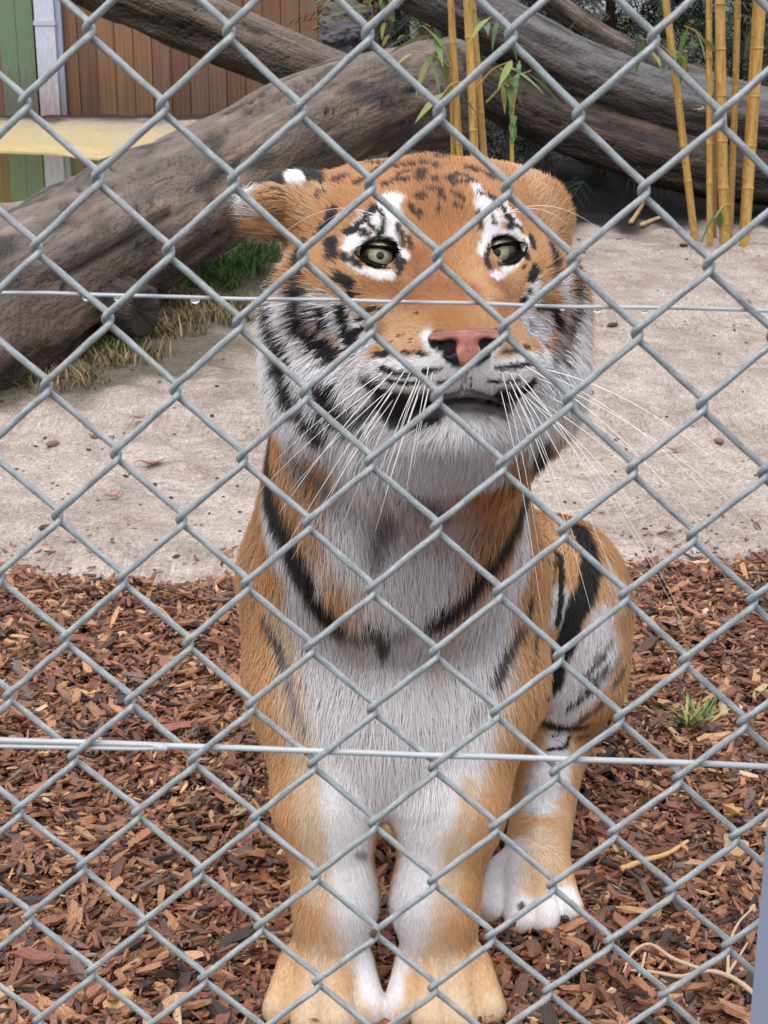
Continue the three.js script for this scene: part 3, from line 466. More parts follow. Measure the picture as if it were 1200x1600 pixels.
// naive surface nets over a sparse grid, vertices pulled onto the field
function surfaceNets(f, lo, hi, h, pull = 1) {
  const nx = Math.ceil((hi[0] - lo[0]) / h) + 1, ny = Math.ceil((hi[1] - lo[1]) / h) + 1, nz = Math.ceil((hi[2] - lo[2]) / h) + 1;
  const B = 8, val = new Float32Array(nx * ny * nz).fill(NaN), at = (i, j, k) => (k * ny + j) * nx + i, blocks = [];
  const reach = h * B * 0.87 + h * 2;
  for (let k = 0; k < nz; k += B) for (let j = 0; j < ny; j += B) for (let i = 0; i < nx; i += B) {
    const d = f(lo[0] + (i + B / 2) * h, lo[1] + (j + B / 2) * h, lo[2] + (k + B / 2) * h);
    if (Math.abs(d) > reach * 1.8) continue;
    blocks.push([i, j, k]);
  }
  const ev = (i, j, k) => { const q = at(i, j, k); let v = val[q]; if (v !== v) v = val[q] = f(lo[0] + i * h, lo[1] + j * h, lo[2] + k * h); return v; };
  const vid = new Int32Array(nx * ny * nz).fill(-1), P = [], cells = [];
  const c = new Float32Array(8);
  for (const [bi, bj, bk] of blocks) for (let k = bk; k < Math.min(bk + B, nz - 1); k++) for (let j = bj; j < Math.min(bj + B, ny - 1); j++) for (let i = bi; i < Math.min(bi + B, nx - 1); i++) {
    let m = 0;
    for (let q = 0; q < 8; q++) { c[q] = ev(i + (q & 1), j + ((q >> 1) & 1), k + (q >> 2)); if (c[q] < 0) m |= 1 << q; }
    if (m === 0 || m === 255) continue;
    let sx = 0, sy = 0, sz = 0, n = 0;
    for (let q = 0; q < 8; q++) for (let b = 1; b < 8; b <<= 1) if (!(q & b)) { const r = q | b; if ((c[q] < 0) !== (c[r] < 0)) { const t = c[q] / (c[q] - c[r]); sx += (q & 1) + (b === 1 ? t : 0); sy += ((q >> 1) & 1) + (b === 2 ? t : 0); sz += (q >> 2) + (b === 4 ? t : 0); n++; } }
    vid[at(i, j, k)] = P.length / 3; cells.push(i, j, k);
    P.push(lo[0] + (i + sx / n) * h, lo[1] + (j + sy / n) * h, lo[2] + (k + sz / n) * h);
  }
  const I = [];
  for (let q = 0; q < cells.length; q += 3) {
    const i = cells[q], j = cells[q + 1], k = cells[q + 2], v0 = val[at(i, j, k)];
    const quad = (a, b, cc, d, flip) => { if (a < 0 || b < 0 || cc < 0 || d < 0) return; flip ? I.push(a, cc, b, a, d, cc) : I.push(a, b, cc, a, cc, d); };
    if (j > 0 && k > 0) { const v1 = val[at(i + 1, j, k)]; if ((v0 < 0) !== (v1 < 0)) quad(vid[at(i, j - 1, k - 1)], vid[at(i, j, k - 1)], vid[at(i, j, k)], vid[at(i, j - 1, k)], v1 < 0); }
    if (i > 0 && k > 0) { const v1 = val[at(i, j + 1, k)]; if ((v0 < 0) !== (v1 < 0)) quad(vid[at(i - 1, j, k - 1)], vid[at(i - 1, j, k)], vid[at(i, j, k)], vid[at(i, j, k - 1)], v1 < 0); }
    if (i > 0 && j > 0) { const v1 = val[at(i, j, k + 1)]; if ((v0 < 0) !== (v1 < 0)) quad(vid[at(i - 1, j - 1, k)], vid[at(i, j - 1, k)], vid[at(i, j, k)], vid[at(i - 1, j, k)], v1 < 0); }
  }
  const pos = new Float32Array(P), nor = new Float32Array(P.length);
  for (let q = 0; q < pos.length; q += 3) {
    let x = pos[q], y = pos[q + 1], z = pos[q + 2], g;
    for (let r = 0; r < pull; r++) { const d = f(x, y, z); g = gradOf(f, x, y, z); const s = clamp(d, -h, h) * 0.8; x -= g[0] * s; y -= g[1] * s; z -= g[2] * s; }
    g = gradOf(f, x, y, z); pos[q] = x; pos[q + 1] = y; pos[q + 2] = z; nor[q] = g[0]; nor[q + 1] = g[1]; nor[q + 2] = g[2];
  }
  return { pos, nor, idx: new Uint32Array(I) };
}
// ---------------------------------------------------------------- coat: marks lie along lines on the animal itself (millimetres from the foot of the chest), each with a radius
const TO = [0, 0, -1.6];
const HUE = {
  O: lin(160, 109, 66), R: lin(144, 92, 59), T: lin(192, 152, 114), W: lin(232, 230, 233), C: lin(216, 190, 160), G: lin(150, 146, 150), D: lin(84, 78, 78), B: lin(58, 40, 34), K: lin(30, 27, 30),
};
const SOFT = { O: 0.9, R: 0.9, T: 0.8, W: 0.45, C: 0.7, G: 0.8, D: 0.5, B: 0.45, K: 0.22 };
const MARKS = [
  ['O', 22.2, [37, 963, 74, 39, 948, 121, 51, 919, 154, 50, 888, 182, 49, 869, 226, 59, 848, 253]],
  ['O', 13.2, [-12, 859, 170, 12, 855, 199, 34, 854, 239]],
  ['O', 11.7, [105, 863, 211, 120, 844, 171, 109, 844, 234]],
  ['T', 14.1, [-85, 943, 68, -65, 932, 80, -84, 911, 87]],
  ['T', 12.7, [-108, 883, 62, -102, 859, 84]],
  ['T', 12.8, [132, 950, 18, 155, 929, 54, 172, 904, 58]],
  ['T', 10.1, [-6, 834, 180, 0, 820, 229, 11, 813, 252, 28, 825, 254]],
  ['T', 8.0, [118, 827, 237, 127, 811, 240, 108, 813, 252]],
  ['R', 12.1, [27, 882, 182, 35, 867, 218, 23, 859, 219, 52, 867, 231, 74, 862, 237]],
  ['R', 8.8, [101, 876, 178, 108, 862, 202]],
  ['W', 20.6, [-96, 817, 124, -85, 794, 135, -68, 778, 147, -52, 762, 159]],
  ['W', 17.4, [-61, 826, 155, -43, 815, 159, -24, 796, 170, -20, 780, 184]],
  ['W', 25.4, [-111, 801, 103, -115, 770, 101, -104, 735, 125, -78, 714, 146]],
  ['W', 21.1, [-59, 730, 159, -31, 710, 177, 0, 702, 206]],
  ['W', 21.3, [-87, 751, 141, -68, 736, 154, -37, 734, 173]],
  ['W', 21.1, [-75, 700, 143, -38, 678, 157, 12, 680, 206, 72, 692, 224, 115, 702, 205]],
  ['W', 14.1, [130, 733, 192, 149, 710, 155]],
  ['W', 17.8, [162, 756, 134, 144, 739, 168]],
  ['W', 7.9, [-6, 793, 249, 20, 797, 263, 45, 800, 266]],
  ['W', 11.8, [14, 783, 261, 49, 781, 263, 69, 776, 257]],
  ['W', 7.2, [37, 823, 259, 48, 807, 265, 68, 789, 262]],
  ['W', 13.2, [63, 780, 260, 80, 779, 257]],
  ['W', 6.5, [93, 797, 260, 88, 806, 261, 102, 817, 255]],
  ['W', 11.2, [86, 782, 257, 109, 786, 253, 136, 794, 239]],
  ['W', 20.2, [58, 743, 241, 82, 745, 238, 100, 739, 230]],
  ['W', 23.9, [24, 718, 229, 65, 714, 239, 114, 713, 212]],
  ['W', 10.0, [-32, 894, 147, -21, 909, 144, -6, 918, 145, 6, 929, 139]],
  ['W', 8.6, [-9, 896, 154, 10, 903, 156, 7, 916, 150, 3, 924, 143]],
  ['W', 6.2, [-36, 889, 148, -15, 894, 153, 6, 892, 160]],
  ['W', 7.0, [89, 938, 121, 100, 925, 130, 109, 914, 133]],
  ['W', 8.3, [95, 922, 136, 106, 906, 139, 101, 895, 148]],
  ['W', 4.9, [99, 892, 152, 118, 896, 135, 139, 890, 123]],
  ['W', 7.7, [116, 921, 122, 128, 904, 124]],
  ['W', 4.5, [-35, 879, 155, -24, 870, 163, -12, 866, 168, 4, 864, 178]],
  ['W', 4.8, [4, 888, 161, 18, 882, 175]],
  ['W', 4.5, [130, 884, 134, 124, 872, 145, 116, 865, 159, 102, 868, 197]],
  ['W', 4.5, [93, 891, 161, 93, 885, 171]],
  ['W', 10.7, [140, 818, 143, 149, 801, 135, 166, 810, 117]],
  ['W', 16.1, [187, 818, 94, 196, 789, 79, 192, 766, 92, 170, 742, 126]],
  ['W', 5.7, [172, 848, 119, 176, 828, 112]],
  ['W', 7.7, [147, 851, 139, 144, 826, 139]],
  ['W', 8.0, [-116, 936, 60, -124, 928, 63, -130, 916, 63]],
  ['C', 11.4, [-100, 863, 84, -108, 843, 86, -111, 823, 97]],
  ['W', 14.6, [-32, 806, 163, -21, 788, 177, -24, 767, 181]],
  ['W', 10.4, [-24, 767, 181, -21, 753, 188]],
  ['W', 12.4, [152, 800, 131, 150, 788, 218, 142, 772, 227]],
  ['T', 5.7, [3, 818, 239, 20, 811, 257]],
  ['W', 8.8, [-15, 795, 184, -15, 783, 234]],
  ['W', 17.2, [144, 771, 221, 141, 738, 175]],
  ['W', 21.4, [135, 710, 180, 152, 729, 153, 170, 748, 126]],
  ['W', 21.0, [108, 704, 214, 135, 703, 177]],
  ['K', 7.3, [-52, 913, 108, -55, 904, 114, -62, 897, 113]],
  ['K', 7.2, [-54, 890, 132, -50, 880, 147]],
  ['K', 6.9, [-82, 882, 99, -80, 862, 132, -79, 836, 143]],
  ['K', 10.0, [-78, 837, 144, -78, 808, 140, -69, 792, 144, -51, 782, 154]],
  ['K', 9.1, [-103, 861, 66, -106, 846, 90, -111, 819, 99, -105, 795, 116]],
  ['K', 10.2, [-100, 781, 124, -95, 761, 133, -86, 736, 144]],
  ['K', 11.5, [-57, 746, 159, -42, 727, 169, -24, 713, 184]],
  ['K', 7.8, [-84, 736, 145, -59, 703, 152]],
  ['K', 4.2, [-60, 825, 155, -59, 810, 151]],
  ['K', 5.7, [-43, 827, 163, -41, 816, 160]],
  ['K', 5.7, [-38, 807, 160, -33, 799, 162]],
  ['K', 2.7, [-23, 811, 169, -35, 801, 161]],
  ['K', 2.3, [-27, 819, 166, -18, 823, 172]],
  ['K', 1.9, [-18, 830, 172, -6, 834, 180]],
  ['K', 5.6, [-44, 861, 161, -34, 854, 166]],
  ['K', 3.4, [-33, 844, 167, -29, 843, 168]],
  ['K', 3.8, [-41, 880, 152, -33, 878, 156, -24, 872, 162]],
  ['K', 4.1, [-39, 900, 136, -29, 902, 143, -16, 899, 151]],
  ['K', 4.1, [-29, 904, 141, -20, 913, 141, -11, 923, 139]],
  ['K', 2.2, [-18, 911, 144, -11, 904, 150, -4, 896, 155]],
  ['K', 2.2, [-5, 921, 143, 0, 910, 151, -2, 899, 155]],
  ['B', 3.1, [13, 908, 155, 16, 893, 164]],
  ['B', 2.7, [22, 898, 163, 23, 891, 169]],
  ['B', 3.3, [-21, 955, 43, -5, 957, 59, 11, 959, 66]],
  ['B', 3.8, [-30, 953, 39, -26, 954, 36]],
  ['B', 4.2, [-15, 948, 86, -6, 952, 79, 0, 954, 78]],
  ['B', 2.8, [25, 953, 101, 12, 949, 102]],
  ['B', 3.3, [104, 951, 63, 112, 946, 72]],
  ['B', 2.3, [41, 941, 135, 54, 939, 136]],
  ['B', 2.2, [24, 926, 147, 27, 919, 152]],
  ['B', 2.8, [-69, 927, 83, -59, 932, 81]],
  ['B', 2.2, [67, 926, 147, 72, 924, 146]],
  ['B', 4.6, [-27, 942, 94, -14, 946, 94]],
  ['K', 3.8, [0, 942, 113, 11, 946, 110, 22, 946, 118]],
  ['B', 2.8, [9, 956, 82, 25, 958, 89, 40, 959, 91]],
  ['B', 5.9, [35, 953, 105, 34, 948, 120]],
  ['B', 3.7, [49, 958, 93, 50, 956, 98]],
  ['B', 3.6, [48, 949, 121, 49, 947, 125]],
  ['B', 2.8, [25, 962, 65, 39, 964, 71]],
  ['B', 3.3, [52, 963, 75, 63, 962, 67, 77, 959, 54]],
  ['K', 3.8, [60, 948, 120, 77, 949, 103, 87, 945, 105]],
  ['B', 2.7, [65, 944, 127, 82, 944, 113]],
  ['B', 4.7, [83, 954, 78, 95, 951, 75, 107, 945, 82]],
  ['B', 4.0, [32, 933, 142, 36, 933, 143]],
  ['B', 2.7, [52, 934, 143, 57, 932, 145]],
  ['B', 2.7, [65, 936, 138, 74, 931, 139]],
  ['B', 2.7, [33, 921, 153, 32, 915, 156]],
  ['B', 1.8, [51, 926, 150, 51, 922, 153]],
  ['B', 6.1, [-47, 941, 74, -42, 943, 74]],
  ['K', 2.3, [90, 935, 124, 100, 932, 122, 109, 926, 123, 119, 916, 124]],
  ['K', 3.4, [117, 915, 126, 125, 909, 124, 122, 903, 130]],
  ['K', 2.7, [128, 904, 124, 135, 900, 121]],
  ['B', 2.3, [106, 913, 136, 106, 908, 137]],
  ['B', 2.7, [90, 917, 142, 93, 905, 147]],
  ['K', 4.6, [136, 880, 132, 138, 877, 133]],
  ['K', 5.3, [147, 863, 135, 143, 854, 140]],
  ['K', 2.3, [134, 868, 140, 135, 867, 140]],
  ['K', 3.8, [144, 892, 117, 145, 885, 122]],
  ['K', 3.1, [142, 842, 142, 142, 842, 142]],
  ['K', 2.7, [139, 835, 144, 136, 834, 147]],
  ['K', 3.5, [162, 885, 99, 166, 869, 115, 166, 850, 125]],
  ['K', 6.3, [182, 870, 70, 183, 848, 101, 186, 818, 96, 181, 790, 99, 174, 771, 114]],
  ['K', 5.1, [168, 820, 119, 171, 802, 109]],
  ['K', 3.5, [151, 825, 134, 168, 822, 120]],
  ['G', 5.7, [179, 791, 102, 171, 776, 115, 162, 767, 131]],
  ['G', 3.0, [145, 808, 138, 136, 818, 218]],
  ['K', 2.9, [-9, 803, 238, 1, 806, 248]],
  ['K', 2.1, [14, 808, 256, 26, 810, 260, 37, 808, 264]],
  ['K', 3.2, [-4, 792, 250, 11, 789, 260, 26, 789, 264]],
  ['K', 2.8, [28, 790, 265, 40, 792, 265, 51, 794, 265]],
  ['K', 2.1, [0, 780, 253, 23, 780, 262, 37, 781, 264]],
  ['K', 1.8, [49, 780, 263, 57, 780, 261]],
  ['B', 1.7, [1, 816, 239, 3, 816, 241]],
  ['B', 1.7, [21, 819, 254, 22, 819, 254]],
  ['B', 1.7, [11, 823, 243, 12, 823, 244]],
  ['B', 1.7, [26, 841, 242, 27, 841, 243]],
  ['B', 3.0, [109, 807, 253, 124, 808, 244, 133, 809, 234]],
  ['K', 2.9, [103, 792, 256, 121, 793, 249, 137, 794, 238]],
  ['K', 1.8, [95, 780, 255, 109, 777, 251, 124, 778, 246]],
  ['K', 13.9, [-10, 769, 231, 0, 759, 233, 18, 751, 238, 35, 752, 244]],
  ['K', 10.3, [6, 735, 218, 44, 744, 240]],
  ['G', 9.9, [67, 750, 240, 97, 748, 233]],
  ['K', 8.1, [0, 736, 212, 23, 744, 234]],
  ['K', 8.8, [106, 760, 241, 119, 752, 225, 136, 769, 232]],
  ['K', 6.8, [-31, 720, 179, -18, 733, 193]],
  ['D', 1.4, [76, 789, 260, 77, 771, 253]],
  ['D', 3.3, [52, 763, 253, 69, 766, 251, 81, 768, 251, 96, 760, 243]],
  ['G', 6.4, [58, 759, 247, 81, 761, 244, 96, 753, 237]],
  ['K', 3.4, [-22, 883, 157, -15, 887, 156, -6, 890, 157, 3, 887, 161, 11, 882, 170]],
  ['K', 2.6, [-20, 881, 158, -13, 874, 163, -3, 872, 168]],
  ['K', 4.8, [7, 881, 168, 12, 876, 176, 12, 870, 182]],
  ['K', 3.4, [0, 881, 129, 10, 881, 170, 16, 878, 177]],
  ['K', 3.0, [97, 882, 171, 103, 888, 152, 112, 890, 142, 123, 887, 135]],
  ['K', 4.1, [97, 880, 175, 99, 874, 187]],
  ['K', 2.7, [126, 880, 119, 119, 874, 147, 109, 873, 161]],
  ['K', 3.0, [-29, 881, 155, -21, 883, 157]],
  ['K', 2.7, [126, 886, 135, 135, 888, 128]],
  ['K', 2.2, [96, 884, 168, 97, 876, 183]],
  ['W', 9.4, [-118, 936, 56, -124, 929, 62, -130, 919, 61]],
  ['T', 10.7, [-123, 927, 66, -103, 931, 78]],
  ['W', 6.5, [-120, 933, 62, -126, 922, 66]],
  ['W', 48.7, [14, 450, 65, 14, 355, 59, 7, 261, 61]],
  ['W', 56.0, [-20, 574, 104, 0, 661, 184, 32, 597, 131, 27, 514, 97]],
  ['W', 39.3, [-71, 434, 29, -57, 363, 42, -43, 274, 70]],
  ['W', 42.5, [113, 465, 30, 100, 388, 30, 71, 295, 64]],
  ['W', 27.4, [-83, 519, 53, -93, 437, 18]],
  ['W', 27.6, [149, 515, 3, 127, 477, 22]],
  ['W', 24.3, [-112, 535, 17, -128, 575, -20]],
  ['W', 13.1, [158, 574, -23, 158, 524, -13]],
  ['W', 33.0, [-43, 249, 82, -32, 169, 97, -20, 107, 104]],
  ['W', 14.1, [-16, 82, 93, -11, 31, 151]],
  ['W', 33.0, [39, 233, 83, 29, 167, 95, 20, 107, 104]],
  ['W', 10.8, [13, 83, 80, 10, 30, 150]],
  ['C', 10.0, [-129, 41, 142, -135, 18, 143]],
  ['C', 10.0, [122, 47, 138, 128, 25, 150]],
  ['C', 18.5, [-72, 85, 121, -85, 43, 167, -28, 34, 156]],
  ['C', 18.5, [64, 86, 123, 85, 43, 167, 28, 33, 154]],
  ['W', 28.7, [-86, 373, 31, -64, 306, 55, -57, 257, 82]],
  ['W', 24.5, [86, 307, 57, 71, 252, 88]],
  ['C', 15.7, [-122, 453, 1, -104, 372, 28, -90, 298, 54, -85, 236, 87, -79, 157, 104]],
  ['C', 10.0, [96, 276, 73, 87, 224, 94, 77, 146, 113]],
  ['T', 13.9, [-106, 623, 5, -86, 599, 45, -70, 566, 67]],
  ['T', 12.5, [126, 683, 180, 125, 606, 79, 105, 569, 83]],
  ['G', 10.3, [8, 631, 157, -3, 582, 114, -7, 559, 106]],
  ['G', 9.9, [46, 645, 190, 58, 626, 165, 35, 650, 193]],
  ['G', 5.3, [-68, 626, 67, -52, 619, 89]],
  ['G', 9.4, [-47, 461, 55, -11, 464, 71, 24, 474, 80]],
  ['K', 18.8, [-131, 634, -72, -132, 607, -50, -124, 584, -14]],
  ['K', 19.5, [-124, 584, -14, -103, 557, 30, -85, 527, 52]],
  ['K', 17.0, [-85, 527, 52, -68, 491, 56, -51, 471, 59]],
  ['D', 7.3, [-11, 477, 79, 0, 459, 70, -2, 434, 56]],
  ['D', 4.9, [-51, 468, 56, -31, 460, 62, -15, 457, 66]],
  ['K', 15.6, [148, 687, 145, 165, 591, -60, 147, 572, 12]],
  ['K', 15.7, [147, 572, 12, 125, 549, 50, 105, 531, 68]],
  ['K', 13.2, [105, 531, 68, 89, 508, 71, 70, 491, 76, 53, 481, 78]],
  ['D', 5.7, [-135, 439, -8, -122, 422, 4, -109, 394, 19]],
  ['G', 4.1, [-109, 394, 19, -97, 356, 34, -87, 337, 41]],
  ['D', 6.3, [157, 432, -5, 139, 409, 14, 124, 382, 27]],
  ['G', 3.6, [118, 361, 35, 94, 346, 43]],
  ['B', 2.6, [177, 420, -24, 169, 386, 2]],
  ['B', 2.8, [192, 489, -76, 229, 327, -347]],
  ['K', 4.6, [245, 378, -410, 243, 346, -367, 238, 307, -344]],
  ['B', 3.2, [168, 466, -20, 165, 442, -14]],
  ['W', 17.3, [305, 306, -362, 279, 275, -332, 256, 235, -311, 242, 199, -306]],
  ['W', 17.9, [315, 268, -349, 295, 237, -320, 271, 210, -306, 250, 182, -307]],
  ['C', 12.8, [318, 351, -416, 323, 315, -386]],
  ['W', 11.6, [243, 339, -362, 237, 306, -343]],
  ['W', 20.1, [239, 166, -316, 243, 136, -300, 231, 126, -233]],
  ['C', 10.1, [263, 124, -317, 266, 108, -294]],
  ['K', 15.8, [278, 393, -484, 286, 381, -438, 290, 365, -407]],
  ['K', 15.7, [290, 365, -407, 281, 342, -373, 265, 320, -353]],
  ['K', 14.2, [265, 320, -353, 254, 294, -338, 241, 262, -324]],
  ['K', 10.1, [241, 262, -324, 236, 239, -315, 231, 224, -312]],
  ['K', 3.8, [243, 378, -409, 245, 358, -381, 242, 332, -357, 237, 301, -341]],
  ['G', 3.5, [316, 272, -353, 303, 262, -336, 289, 254, -325]],
  ['G', 4.0, [328, 249, -354, 308, 233, -327, 287, 224, -313, 269, 215, -306]],
  ['K', 3.0, [291, 222, -313, 271, 208, -306, 249, 190, -305]],
  ['C', 8.7, [338, 328, -424, 335, 294, -391, 327, 267, -364]],
  ['D', 3.0, [303, 258, -334, 289, 247, -322, 271, 235, -312]],
  ['D', 3.4, [300, 195, -315, 278, 181, -309, 264, 164, -315]],
  ['K', 8.2, [225, 158, -326, 245, 152, -321, 276, 154, -324]],
  ['K', 3.8, [224, 139, -290, 243, 136, -300, 258, 132, -319]],
  ['D', 2.8, [270, 129, -330, 288, 128, -345]],
  ['K', 4.6, [207, 136, -249, 224, 132, -237]],
  ['D', 4.6, [208, 119, -226, 238, 113, -226]],
  ['D', 5.8, [190, 109, -232, 204, 120, -229]],
  ['W', 25.4, [217, 126, -230, 207, 104, -211]],
  ['T', 10.5, [345, 343, -499, 352, 308, -440, 334, 281, -383]],
  ['W', 16.4, [140, 52, -76, 151, 47, -63, 181, 42, -43, 213, 43, -47, 230, 48, -68]],
  ['K', 2.7, [142, 51, -74, 143, 50, -71]],
  ['C', 21.0, [205, 97, -139, 200, 83, -85, 160, 68, -80]],
  ['G', 4.7, [-27, 194, 83, -19, 188, 75]],
  ['K', 2.8, [232, 214, -310, 188, 342, -14]],
  ['D', 3.0, [308, 243, -331, 297, 236, -321, 281, 230, -313]],
  ['D', 2.7, [336, 231, -358, 326, 222, -340, 314, 214, -327]],
  ['B', 2.1, [238, 389, -432, 238, 374, -397, 233, 353, -366]],
  ['G', 10.9, [-100, 648, 4, -81, 631, 43]],
  ['T', 14.6, [-139, 584, -63, -157, 516, -58, -155, 456, -31]],
  ['W', 18.2, [142, 48, -68, 157, 42, -42, 189, 38, -38, 226, 34, -54]],
  ['W', 27.8, [154, 83, -117, 140, 52, -76]],
  ['D', 4.3, [170, 49, -48, 171, 46, -43]],
].map(([k, r, p]) => {
  const q = []; const lo = [1e9, 1e9, 1e9], hi = [-1e9, -1e9, -1e9];
  for (let i = 0; i < p.length; i += 3) { const v = [p[i] / 1000, p[i + 1] / 1000, p[i + 2] / 1000 - 1.6]; q.push(v); for (let c = 0; c < 3; c++) { lo[c] = Math.min(lo[c], v[c]); hi[c] = Math.max(hi[c], v[c]); } }
  const R = r / 1000, soft = SOFT[k], m = R * (1 + soft) + 0.016; for (let c = 0; c < 3; c++) { lo[c] -= m; hi[c] += m; }
  return { c: HUE[k], k, r: R, soft, q, lo, hi };
});
function coat(x, y, z, nx, ny, nz) {
  let c;
  const h = toHead(x, y, z), head = y > 0.66 && z > -1.72;
  if (head) { c = mixc(lin(190, 147, 106), lin(178, 128, 84), sst(-0.02, 0.06, h[1])); c = mixc(c, HUE.W, Math.max(0.9 * sst(-0.095, -0.128, h[1]) * sst(-0.20, -0.17, h[1]), sst(-0.088, -0.102, h[1]) * sst(-0.02, 0.02, h[2]))); c = mixc(c, HUE.K, sst(-0.120, -0.127, h[1]) * sst(-0.152, -0.144, h[1]) * sst(0.026, 0.034, Math.abs(h[0])) * sst(0.086, 0.074, Math.abs(h[0])) * sst(-0.01, 0.015, h[2])); }
  else { c = mixc(lin(218, 172, 124), lin(202, 150, 99), sst(0.35, 0.6, y)); if (y < 0.09) c = mixc(c, lin(220, 186, 146), sst(0.12, 0.03, y)); }
  c = mixc(c, lin(170, 112, 64), 0.25 * (0.5 + 0.5 * n3(x * 14, y * 14, z * 14)));
  if (!head && z < -1.72 && y > 0.12 && (x < 0.19 || z > -1.9)) { const q = Math.sin((z + 0.22 * y) * 62 + 2.2 * n3(x * 5, y * 5, z * 5)) + 0.35 * n3b(x * 14, y * 14, z * 14); c = mixc(c, HUE.K, sst(0.72, 0.95, q) * sst(-1.72, -1.80, z)); }
  const jx = 0.0016 * n3(x * 160, y * 160, z * 160), jr = 0.0025 * n3b(x * 60, y * 60, z * 60);
  for (const m of MARKS) {
    if (x < m.lo[0] || x > m.hi[0] || y < m.lo[1] || y > m.hi[1] || z < m.lo[2] || z > m.hi[2]) continue;
    let d = 1e9; const q = m.q, n = q.length;
    
    for (let i = n > 1 ? 1 : 0; i < n; i++) {
      const a = q[Math.max(0, i - 1)], b = q[i], dx = b[0] - a[0], dy = b[1] - a[1], dz = b[2] - a[2], px = x - a[0], py = y - a[1], pz = z - a[2], l = dx * dx + dy * dy + dz * dz;
      const t = l > 0 ? clamp((px * dx + py * dy + pz * dz) / l) : 0, ux = px - dx * t, uy = py - dy * t, uz = pz - dz * t, un = ux * nx + uy * ny + uz * nz, e = Math.sqrt(Math.max(0, ux * ux + uy * uy + uz * uz - (Math.abs(un) < 0.03 ? 0.96 : 0.4) * un * un)); if (e < d) d = e;
    }
    const w = 1 - sst(m.r * (1 - m.soft), m.r * (1 + m.soft) + 0.0008, d + jx + jr * Math.min(1, m.r / 0.008));
    if (w > 0) c = mixc(c, m.c, w);
  }
  if (head && h[2] > -0.02) {
    const a = Math.abs(h[0]);
    if (h[2] > 0.02 && a < 0.05) c = mixc(c, HUE.D, 0.85 * sst(-0.133, -0.137, h[1] + 5 * a * a) * sst(-0.150, -0.143, h[1] + 5 * a * a));
    if (h[2] > 0.03 && a < 0.055) c = mixc(c, HUE.K, 0.85 * sst(0.0045, 0.0015, Math.abs(h[1] + 0.1345 + 5 * a * a)));
    if (h[2] > 0.06 && h[1] < -0.0715 && h[1] > -0.1010 && a < mix(0.0075, 0.0325, Math.pow(sst(-0.1055, -0.078, h[1]), 0.7))) return HUE.K;
    if (Math.hypot((a - EYE[0]) / 1.25, h[1] / 0.72, (h[2] - EYE[2] - 0.010) / 1.2) < 0.0175) return HUE.K;
  }
  if (head && h[0] < -0.095) { const e = earL(h[0], h[1], h[2]); if (e < 0.022) { const k = sst(0.068, 0.075, h[1] + 0.003 * jr / 0.0025) * sst(-0.095, -0.105, h[0]); c = mixc(c, HUE.K, k); c = mixc(c, HUE.W, k * sst(0.011, 0.008, Math.hypot(h[0] + 0.130, (h[1] - 0.078)))); } }
  return c;
}
const tiger = thing('tiger', 'adult tiger sitting upright on the bark mulch, facing the wire fence', 'tiger', TO);
const tg = (g) => { g.translate(-TO[0], -TO[1], -TO[2]); return g; };
const skin = surfaceNets(tigerSdf, [-0.30, -0.01, -2.62], [0.42, 1.02, -1.28], 0.0045);
{
  const col = new Float32Array(skin.pos.length);
  for (let i = 0; i < skin.pos.length; i += 3) { const c = coat(skin.pos[i], skin.pos[i + 1], skin.pos[i + 2], skin.nor[i], skin.nor[i + 1], skin.nor[i + 2]); for (let k = 0; k < 3; k++) col[i + k] = c[k] * 0.9; }
  mesh('body', tg(geoFrom(skin.pos.slice(), skin.idx, skin.nor, col)), vcm(0.95), tiger);
}
